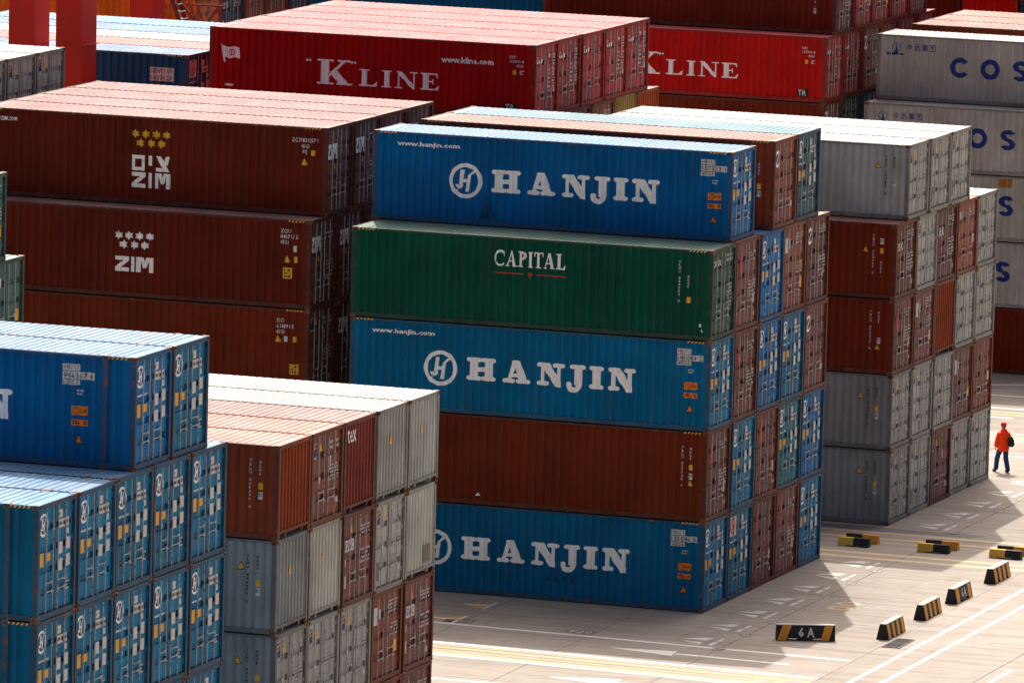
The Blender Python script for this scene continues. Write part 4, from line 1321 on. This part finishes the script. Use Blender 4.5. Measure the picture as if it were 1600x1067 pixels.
# rubber left by turning trucks
M_TYRE = worn("tyre_rubber", (0.235, 0.20, 0.165), .50, (1.5, 1.5, 1))
_tr = random.Random(11)
tpol = []
for i in range(26):
    cx, cy = _tr.uniform(-5, 14), _tr.uniform(-16, 20)
    R_ = _tr.uniform(9, 26)
    a0 = _tr.uniform(-2.2, -.8)
    da = _tr.uniform(.12, .35)
    for off in (0, .34):
        for k in range(10):
            t0, t1 = a0 + da * k / 10, a0 + da * (k + 1) / 10
            q0, q1 = R_ + off, R_ + off + .16
            tpol.append([(cx + q0 * math.cos(t0), cy + R_ + q0 * math.sin(t0)), (cx + q0 * math.cos(t1), cy + R_ + q0 * math.sin(t1)),
                         (cx + q1 * math.cos(t1), cy + R_ + q1 * math.sin(t1)), (cx + q1 * math.cos(t0), cy + R_ + q1 * math.sin(t0))])
mb = MB()
for n_, p in enumerate(tpol):
    z = .0012 + .00004 * (n_ // 10)
    f = [(a, b, z) for a, b in p]
    v1, v2 = Vector(f[1]) - Vector(f[0]), Vector(f[3]) - Vector(f[0])
    mb.face(f if v1.cross(v2).z > 0 else f[::-1])
tm_ = tag(link('tyre_marks', mb.mesh('tyre_marks', M_TYRE)), kind='structure')
# direction arrows
mark('direction_arrow', [[(-.66, -7.50), (1.60, -8.02), (1.53, -7.78), (1.50, -7.15)], ln(1.58, -7.60, 5.28, -7.80, .22)], M_LINE)
mark('direction_arrow', [[(-.62, -13.34), (1.63, -13.9), (1.60, -13.4), (1.55, -12.75)], ln(1.62, -13.35, 5.3, -13.5, .22)], M_LINE)
# lettered plates by the first line
mark('bay_plate', [[(-2.76, -5.56), (-1.84, -5.60), (-1.84, -4.85), (-2.76, -4.80)]], M_DMARK)
mark('bay_plate_letters', font_polys("F20", -2.66, -5.42, -1.94, -5.0), M_LINE, .008)
mark('bay_plate', [[(-6.86, -5.40), (-5.94, -5.44), (-5.94, -4.75), (-6.86, -4.70)]], M_DMARK)
mark('bay_plate_letters', font_polys("F21", -6.76, -5.26, -6.04, -4.86), M_YMARK, .008)
for dy in (0, -2.9):
    mark('corner_mark', [[(-7.38, -2.0 + dy), (-6.54, -1.35 + dy), (-6.60, -2.55 + dy)]], M_YMARK)
    mark('corner_mark_edge', [ln(-7.38, -1.92 + dy, -6.5, -1.92 + dy, .16), ln(-6.5, -2.6 + dy, -6.5, -1.2 + dy, .1)], M_LINE, .008)

# ------------------------------------------------------------------ drain grate
M_IRON = flat("cast_iron", (0.06, 0.055, 0.05), .6)
gr = root('drain_grate', (7.2, -2.48, 0), 'rectangular black drain grate in the pavement beside the roadway lines', 'drain')
mb = MB()
for a in ((-.30, -.88, -.25, .88), (.25, -.88, .30, .88), (-.25, -.88, .25, -.83), (-.25, .83, .25, .88), (-.25, -.02, .25, .02)):
    mb.box(a[0], a[1], .003, a[2], a[3], .022)
link('grate_frame', mb.mesh('grate_frame', M_IRON), gr)
mb = MB(); mb.face([(-.25, -.83, .0045), (.25, -.83, .0045), (.25, .83, .0045), (-.25, .83, .0045)])  # flat black sheet under the bars, painted as the shade inside the drain
link('pit_shade', mb.mesh('pit_shade', flat("pit_shade_black", (0.006, 0.006, 0.006), .9)), gr)
mb = MB(); mb.box(-.25, -.017, 0, .25, .017, .014)
bm0 = mb.mesh('grate_bar', M_IRON)
for i in range(16):
    y = -.78 + i * .104
    link('grate_bar', bm0, gr, (0, y, .006))

# ------------------------------------------------------------------ barriers
M_BLK = flat("black_barrier_paint", (0.022, 0.022, 0.024), .6, wear=.32, under=(.06, .055, .05))
M_BOR = flat("orange_barrier_paint", (0.62, 0.27, 0.03), .6, wear=.30, under=(.16, .07, .02))
M_BYE = flat("yellow_barrier_paint", (0.60, 0.36, 0.05), .6, wear=.30, under=(.25, .15, .04))
M_BTOP = flat("bare_concrete_top", (0.42, 0.40, 0.37), .8)

def barrier(x, y, rz, label, bands, text, grp=None, L=1.84):
    r = root('concrete_barrier', (x, y, 0), label, 'barrier', grp, rz)
    h, b, t = .50, .21, .10
    hw = lambda z: b - (b - t) * z / h
    mb = MB()
    def trap(x0, x1, z0, z1, cap=True):
        a0, a1 = hw(z0), hw(z1)
        p = [(x0, -a0, z0), (x1, -a0, z0), (x1, a0, z0), (x0, a0, z0), (x0, -a1, z1), (x1, -a1, z1), (x1, a1, z1), (x0, a1, z1)]
        for q in ((3, 2, 1, 0), (4, 5, 6, 7), (0, 1, 5, 4), (1, 2, 6, 5), (2, 3, 7, 6), (3, 0, 4, 7)):
            mb.face([p[i] for i in q])
    trap(-L / 2, L / 2, .08, h - .02)
    for x0, x1 in ((-L / 2, -L * .30), (-L * .13, L * .13), (L * .30, L / 2)):
        trap(x0, x1, 0, .0795)
    link('body', mb.mesh('body', M_BLK), r)
    mb = MB(); mb.box(-L / 2, -t - .004, h - .019, L / 2, t + .004, h + .002)
    link('top_face', mb.mesh('top_face', M_BTOP), r)
    for s in (-1, 1):
        for (x0, x1, sk) in bands:
            z0, z1 = .02, h - .024
            mb = MB()
            q = [(x0, z0), (x1, z0), (x1 + sk, z1), (x0 + sk, z1)]
            mb.face([(s * a if s > 0 else -a, -s * (hw(z) + .0035), z) for a, z in q])
            link('stripe', mb.mesh('stripe', M_BOR), r)
        if text:
            mb = MB()
            for p in font_polys("6", -.24, .12, -.05, .42) + font_polys("A", .04, .12, .27, .41):
                mb.face([((a if s > 0 else -a), -s * (hw(z) + .006), z) for a, z in p])
            link('lettering', mb.mesh('lettering', M_PLAC), r)
    return r

barrier(4.40, -3.25, math.radians(23), 'striped concrete barrier lettered 6A facing the camera, set slightly askew', [(-.90, -.62, .18), (.46, .72, .14)], True)
gb = 'striped concrete barriers in a row along the roadway'
bd = [(-.88, -.62, .0), (-.36, -.13, .0), (.12, .36, .0), (.60, .86, .0)]
labs = ['striped barrier beside the drain grate, nearest of the roadway row', 'striped barrier between the grate one and the lettered one, roadway row', 'striped barrier with white lettering on its black middle, roadway row', 'striped barrier farthest along the roadway row, near the low blocks']
for i, (y0, y1) in enumerate(((-2.0, -.2), (2.08, 3.92), (5.6, 7.5), (10.2, 12.0))):
    barrier(6.55, (y0 + y1) / 2, math.radians(90), labs[i], bd if i != 2 else [(-.84, -.5, 0), (.5, .8, 0)], i == 2, gb)

def block(x, y, label, flip, L=1.08):
    r = root('parking_block', (x, y, 0), label, 'barrier', 'low yellow and black blocks in pairs between the stacks')
    for s in (0, 1):
        x0, x1 = (-L / 2, 0) if s == 0 else (.001, L / 2)
        mb = MB()
        p = [(x0, -.16, .05), (x1, -.16, .05), (x1, .16, .05), (x0, .16, .05), (x0, -.085, .29), (x1, -.085, .29), (x1, .085, .29), (x0, .085, .29)]
        for q in ((3, 2, 1, 0), (4, 5, 6, 7), (0, 1, 5, 4), (1, 2, 6, 5), (2, 3, 7, 6), (3, 0, 4, 7)):
            mb.face([p[i] for i in q])
        f0, f1 = (x0, x0 + .3) if s == 0 else (x1 - .3, x1)
        mb.box(f0, -.165, 0, f1, .165, .049)
        yel = (s == 0) != flip
        nm = 'yellow_half' if yel else 'black_half'
        link(nm, mb.mesh(nm, (M_BOR if flip else M_BYE) if yel else M_BLK), r)
wn_ = ['pair beside the centre stack', 'middle pair', 'pair at the right edge']
for i, x in enumerate((.27, 3.06, 5.56)):
    block(x, 15.6, 'low block, yellow left and black right, front of the ' + wn_[i], False)
    block(x + .05, 16.45, 'low block, black left and orange right, back of the ' + wn_[i], True, 1.12)

# ------------------------------------------------------------------ cranes
M_CRANE = flat("red_crane_paint", (0.52, 0.012, 0.005), .45, wscale=.4)
M_DSTEEL = flat("dark_red_steel", (0.20, 0.02, 0.015), .5)
def crane(x_legs, y, w, dp, label, top=17.6, yb=0):
    r = root('gantry_crane', (x_legs[0], y, 0), label, 'crane')
    for x in x_legs:
        mb = MB()
        X = x - x_legs[0]
        b = len(mb.v)
        zz = (1.3, top)
        lean = (.06, -.10)
        pts = []
        for z, l in zip(zz, lean):
            pts += [(X + l, 0, z), (X + w + l, 0, z), (X + w + l, dp, z), (X + l, dp, z)]
        for q in ((3, 2, 1, 0), (4, 5, 6, 7), (0, 1, 5, 4), (1, 2, 6, 5), (2, 3, 7, 6), (3, 0, 4, 7)):
            mb.face([pts[i] for i in q])
        for z in (6.0, 12.0, 15.1):
            mb.box(X - .02, -.02, z, X + w + .03, dp + .02, z + .03)
        link('leg', mb.mesh('leg', M_CRANE), r)
    x1 = x_legs[-1] - x_legs[0] + w
    mb = MB(); mb.box(-.5, .1, .7, x1 + .5, dp - .1, 1.29); link('sill_beam', mb.mesh('sill_beam', M_CRANE), r)
    mb = MB(); mb.box(-.8, .05, top + .01, x1 + .8, dp - .05, top + .8); link('cross_beam', mb.mesh('cross_beam', M_CRANE), r)
    for X in (0.1, x1 - .1):
        mb = MB(); mb.tube((X, .3, .36), (X, .75, .36), .35, n=18); link('wheel', mb.mesh('wheel', M_BLK), r)
    return r
crane([-31.36, -29.58], 17.0, .96, 1.38, 'pair of tall red crane legs behind the grey stack at upper left')
c2 = crane([-41.0], 52.0, 1.0, 1.2, 'red crane leg with a steep stair before the orange containers, top left')
# stair flight on the second crane
s0, s1 = Vector((2.45, .4, 11.2)), Vector((.95, .4, 15.2))
for dy in (0, .7):
    mb = MB()
    a, b = s0 + Vector((0, dy, 0)), s1 + Vector((0, dy, 0))
    mb.tube(a, b, .10, n=6)
    link('stair_stringer', mb.mesh('stair_stringer', M_DSTEEL), c2)
    mb = MB()
    up = Vector((.35, 0, .95))
    mb.tube(a + up, b + up, .03, n=6)
    for k in range(5):
        p = a.lerp(b, k / 4)
        mb.tube(p, p + up, .025, n=5)
    link('stair_railing', mb.mesh('stair_railing', M_DSTEEL), c2)
mb = MB(); mb.box(-.13, .02, -.02, .13, .68, .02); tm = mb.mesh('stair_tread', M_BAR)
for k in range(14):
    p = s0.lerp(s1, (k + .5) / 14)
    link('stair_tread', tm, c2, p)
for (a, b) in (((2.3, .35, 11.6), (3.6, .35, 13.4)), ((3.6, .35, 11.5), (2.0, .35, 13.4)), ((2.2, .35, 13.4), (3.8, .35, 13.4))):
    mb = MB(); mb.tube(a, b, .05, n=6); link('brace', mb.mesh('brace', M_DSTEEL), c2)
mb = MB(); mb.box(.9, .0, 11.0, 4.0, 1.1, 11.15); link('landing', mb.mesh('landing', M_DSTEEL), c2)

# ------------------------------------------------------------------ person
M_SKIN = flat("skin", (0.42, 0.22, 0.15), .5)
M_JACK = flat("orange_red_jacket", (0.85, 0.045, 0.004), .8)
M_CAPM = flat("red_cap", (0.50, 0.01, 0.012), .6)
M_JEAN = flat("blue_jeans", (0.018, 0.035, 0.12), .8)
M_SHOE = flat("black_shoes", (0.015, 0.014, 0.014), .5)
M_BAG = flat("black_backpack", (0.012, 0.011, 0.012), .7)
M_HAIR = flat("dark_hair", (0.02, 0.015, 0.012), .6)

def skin(name, chains, mat, parent, sub=2, root_i=0):
    """chains: list of lists of (x,y,z,r[,ry]); points shared by coordinates are joined"""
    vs, es, rs = [], [], []
    idx = {}
    for ch in chains:
        prev = None
        for p in ch:
            k = tuple(round(c, 4) for c in p[:3])
            if k not in idx:
                idx[k] = len(vs)
                vs.append(p[:3])
                rs.append((p[3], p[4] if len(p) > 4 else p[3]))
            i = idx[k]
            if prev is not None and prev != i:
                es.append((prev, i))
            prev = i
    me = bpy.data.meshes.new(name)
    me.from_pydata(vs, es, [])
    me.materials.append(mat)
    me.skin_vertices.new() if hasattr(me.skin_vertices, 'new') and not me.skin_vertices else None
    o = link(name, me, parent)
    md = o.modifiers.new('skin', 'SKIN')
    if not me.skin_vertices:
        bm = bmesh.new(); bm.from_mesh(me); bm.verts.layers.skin.verify(); bm.to_mesh(me); bm.free()
    bm = bmesh.new(); bm.from_mesh(me)
    ly = bm.verts.layers.skin.verify()
    bm.verts.ensure_lookup_table()
    for i, v in enumerate(bm.verts):
        v[ly].radius = rs[i]
        v[ly].use_root = (i == root_i)
    bm.to_mesh(me); bm.free()
    md.use_smooth_shade = True
    s = o.modifiers.new('sub', 'SUBSURF')
    s.levels = sub
    s.render_levels = sub
    return o

fx, fy = -.62, .78
pr_ = root('person', (0.06, 34.62, 0), 'person in an orange red jacket, red cap and jeans walking away past the grey stack', 'person', None, math.atan2(-fx, fy))
# local frame: x = right, y = forward, z = up.  right leg planted behind, left leg swinging forward
hipR, hipL = (.10, 0, .90, .10), (-.10, 0, .90, .10)
kneeR, ankR = (.12, .03, .50, .068), (.15, -.14, .09, .045)
kneeL, ankL = (-.14, .20, .52, .068), (-.20, .16, .11, .045)
body = skin('body', [
    [(0, 0, .95, .13, .10), (0, .01, 1.12, .12, .09), (0, 0, 1.32, .15, .10), (0, 0, 1.46, .08), (0, .02, 1.54, .052), (0, .035, 1.62, .078, .09), (0, .03, 1.70, .082, .095), (0, .03, 1.765, .05)],
    [(0, 0, .95, .13, .10), hipR, kneeR, ankR, (.16, -.03, .035, .038), (.165, .08, .03, .032)],
    [(0, 0, .95, .13, .10), hipL, kneeL, ankL, (-.205, .27, .045, .038), (-.21, .37, .035, .03)],
    [(0, 0, 1.46, .08), (.17, 0, 1.42, .06), (.225, -.07, 1.16, .042), (.23, .06, .95, .032), (.23, .08, .90, .028, .038)],
    [(0, 0, 1.46, .08), (-.17, 0, 1.42, .06), (-.235, -.04, 1.16, .042), (-.25, .05, .93, .032), (-.25, .07, .88, .028, .038)]], M_SKIN, pr_)
for s, (hx, hy, hz) in ((1, (.23, .08, .90)), (-1, (-.25, .07, .88))):
    for k, (dx, ln_) in enumerate(((-.027, .075), (-.009, .085), (.009, .08), (.027, .062))):
        mb = MB()
        a = Vector((hx, hy + dx, hz - .03)); b = a + Vector((0, .004, -ln_ * .55)); c = b + Vector((-s * .018, .01, -ln_ * .45))
        mb.tube(a, b, .0092, .0085, 6); mb.tube(b, c, .0085, .007, 6)
        link('finger', mb.mesh('finger', M_SKIN), pr_)
    mb = MB()
    a = Vector((hx, hy + .03, hz + .005)); b = a + Vector((0, .03, -.035)); c = b + Vector((0, .008, -.03))
    mb.tube(a, b, .011, .010, 6); mb.tube(b, c, .010, .008, 6)
    link('thumb', mb.mesh('thumb', M_SKIN), pr_)
# face: nose, eyes, mouth, ears (turned away from the camera)
for nm, mat, bx in (('nose', M_SKIN, (-.012, .115, 1.625, .012, .142, 1.665)), ('mouth', flat("lips", (.3, .1, .08)), (-.025, .112, 1.583, .025, .122, 1.592)),
                    ('eye', M_HAIR, (-.042, .108, 1.668, -.018, .120, 1.680)), ('eye', M_HAIR, (.018, .108, 1.668, .042, .120, 1.680)),
                    ('ear', M_SKIN, (-.096, .005, 1.63, -.080, .035, 1.69)), ('ear', M_SKIN, (.080, .005, 1.63, .096, .035, 1.69))):
    mb = MB(); mb.box(*bx); link(nm, mb.mesh(nm, mat), pr_)
skin('trousers', [
    [(0, 0, .97, .15, .12), (.10, 0, .87, .115), (.125, .035, .50, .098), (.152, -.13, .10, .090), (.153, -.135, .045, .080)],
    [(0, 0, .97, .15, .12), (-.10, 0, .87, .115), (-.14, .20, .52, .098), (-.195, .15, .13, .090), (-.198, .148, .07, .080)]], M_JEAN, pr_)
skin('jacket', [
    [(0, -.005, .72, .245, .18), (0, 0, .95, .245, .175), (0, 0, 1.20, .235, .165), (0, 0, 1.36, .225, .15), (0, 0, 1.47, .14), (0, .015, 1.60, .105)],
    [(0, 0, 1.36, .225, .15), (.19, 0, 1.38, .095), (.27, -.075, 1.14, .085), (.27, .05, .93, .07)],
    [(0, 0, 1.36, .225, .15), (-.19, 0, 1.38, .095), (-.275, -.045, 1.14, .085), (-.285, .045, .92, .07)]], M_JACK, pr_)
for nm, y0, s in (('shoe', 0, 1), ('shoe', 1, -1)):
    pts = [(.155, -.17, .05, .048), (.16, -.06, .045, .050), (.165, .06, .035, .045), (.167, .13, .03, .034)] if s > 0 else [(-.202, .12, .075, .052), (-.205, .22, .052, .055), (-.208, .33, .04, .05), (-.21, .40, .035, .038)]
    skin('shoe', [pts], M_SHOE, pr_)
skin('hair', [[(0, -.025, 1.60, .060, .055), (0, -.015, 1.66, .086, .085)]], M_HAIR, pr_, 1)
mb = MB()
n = 20
for i in range(n):
    a0, a1 = 2 * math.pi * i / n, 2 * math.pi * (i + 1) / n
    prof = [(.104, 1.685), (.106, 1.74), (.092, 1.785), (.05, 1.812), (.001, 1.818)]
    for (r0, z0), (r1, z1) in zip(prof, prof[1:]):
        mb.face([(r0 * math.cos(a0), .03 + r0 * 1.08 * math.sin(a0), z0), (r0 * math.cos(a1), .03 + r0 * 1.08 * math.sin(a1), z0),
                 (r1 * math.cos(a1), .03 + r1 * 1.08 * math.sin(a1), z1), (r1 * math.cos(a0), .03 + r1 * 1.08 * math.sin(a0), z1)])
mb.prism([(-.075, .12), (.075, .12), (.06, .20), (.025, .225), (-.025, .225), (-.06, .20)], 1.69, 1.70)
link('cap', mb.mesh('cap', M_CAPM), pr_)
# backpack slung over the right shoulder
bp_ = root('backpack', (0.02, 34.60, 0), 'black backpack slung over the right shoulder of the walking person', 'backpack', None, math.atan2(-fx, fy))
skin('bag', [[(.27, -.17, .93, .10, .09), (.28, -.20, 1.04, .15, .12), (.25, -.18, 1.20, .135, .11), (.21, -.15, 1.34, .075)]], M_BAG, bp_)
skin('front_pocket', [[(.29, -.27, 1.02, .07, .06), (.29, -.28, 1.13, .085, .06)]], M_BAG, bp_)
skin('strap', [[(.19, -.13, 1.38, .022), (.17, -.03, 1.50, .022), (.17, .10, 1.42, .022), (.2, .14, 1.22, .02)]], M_BAG, bp_)
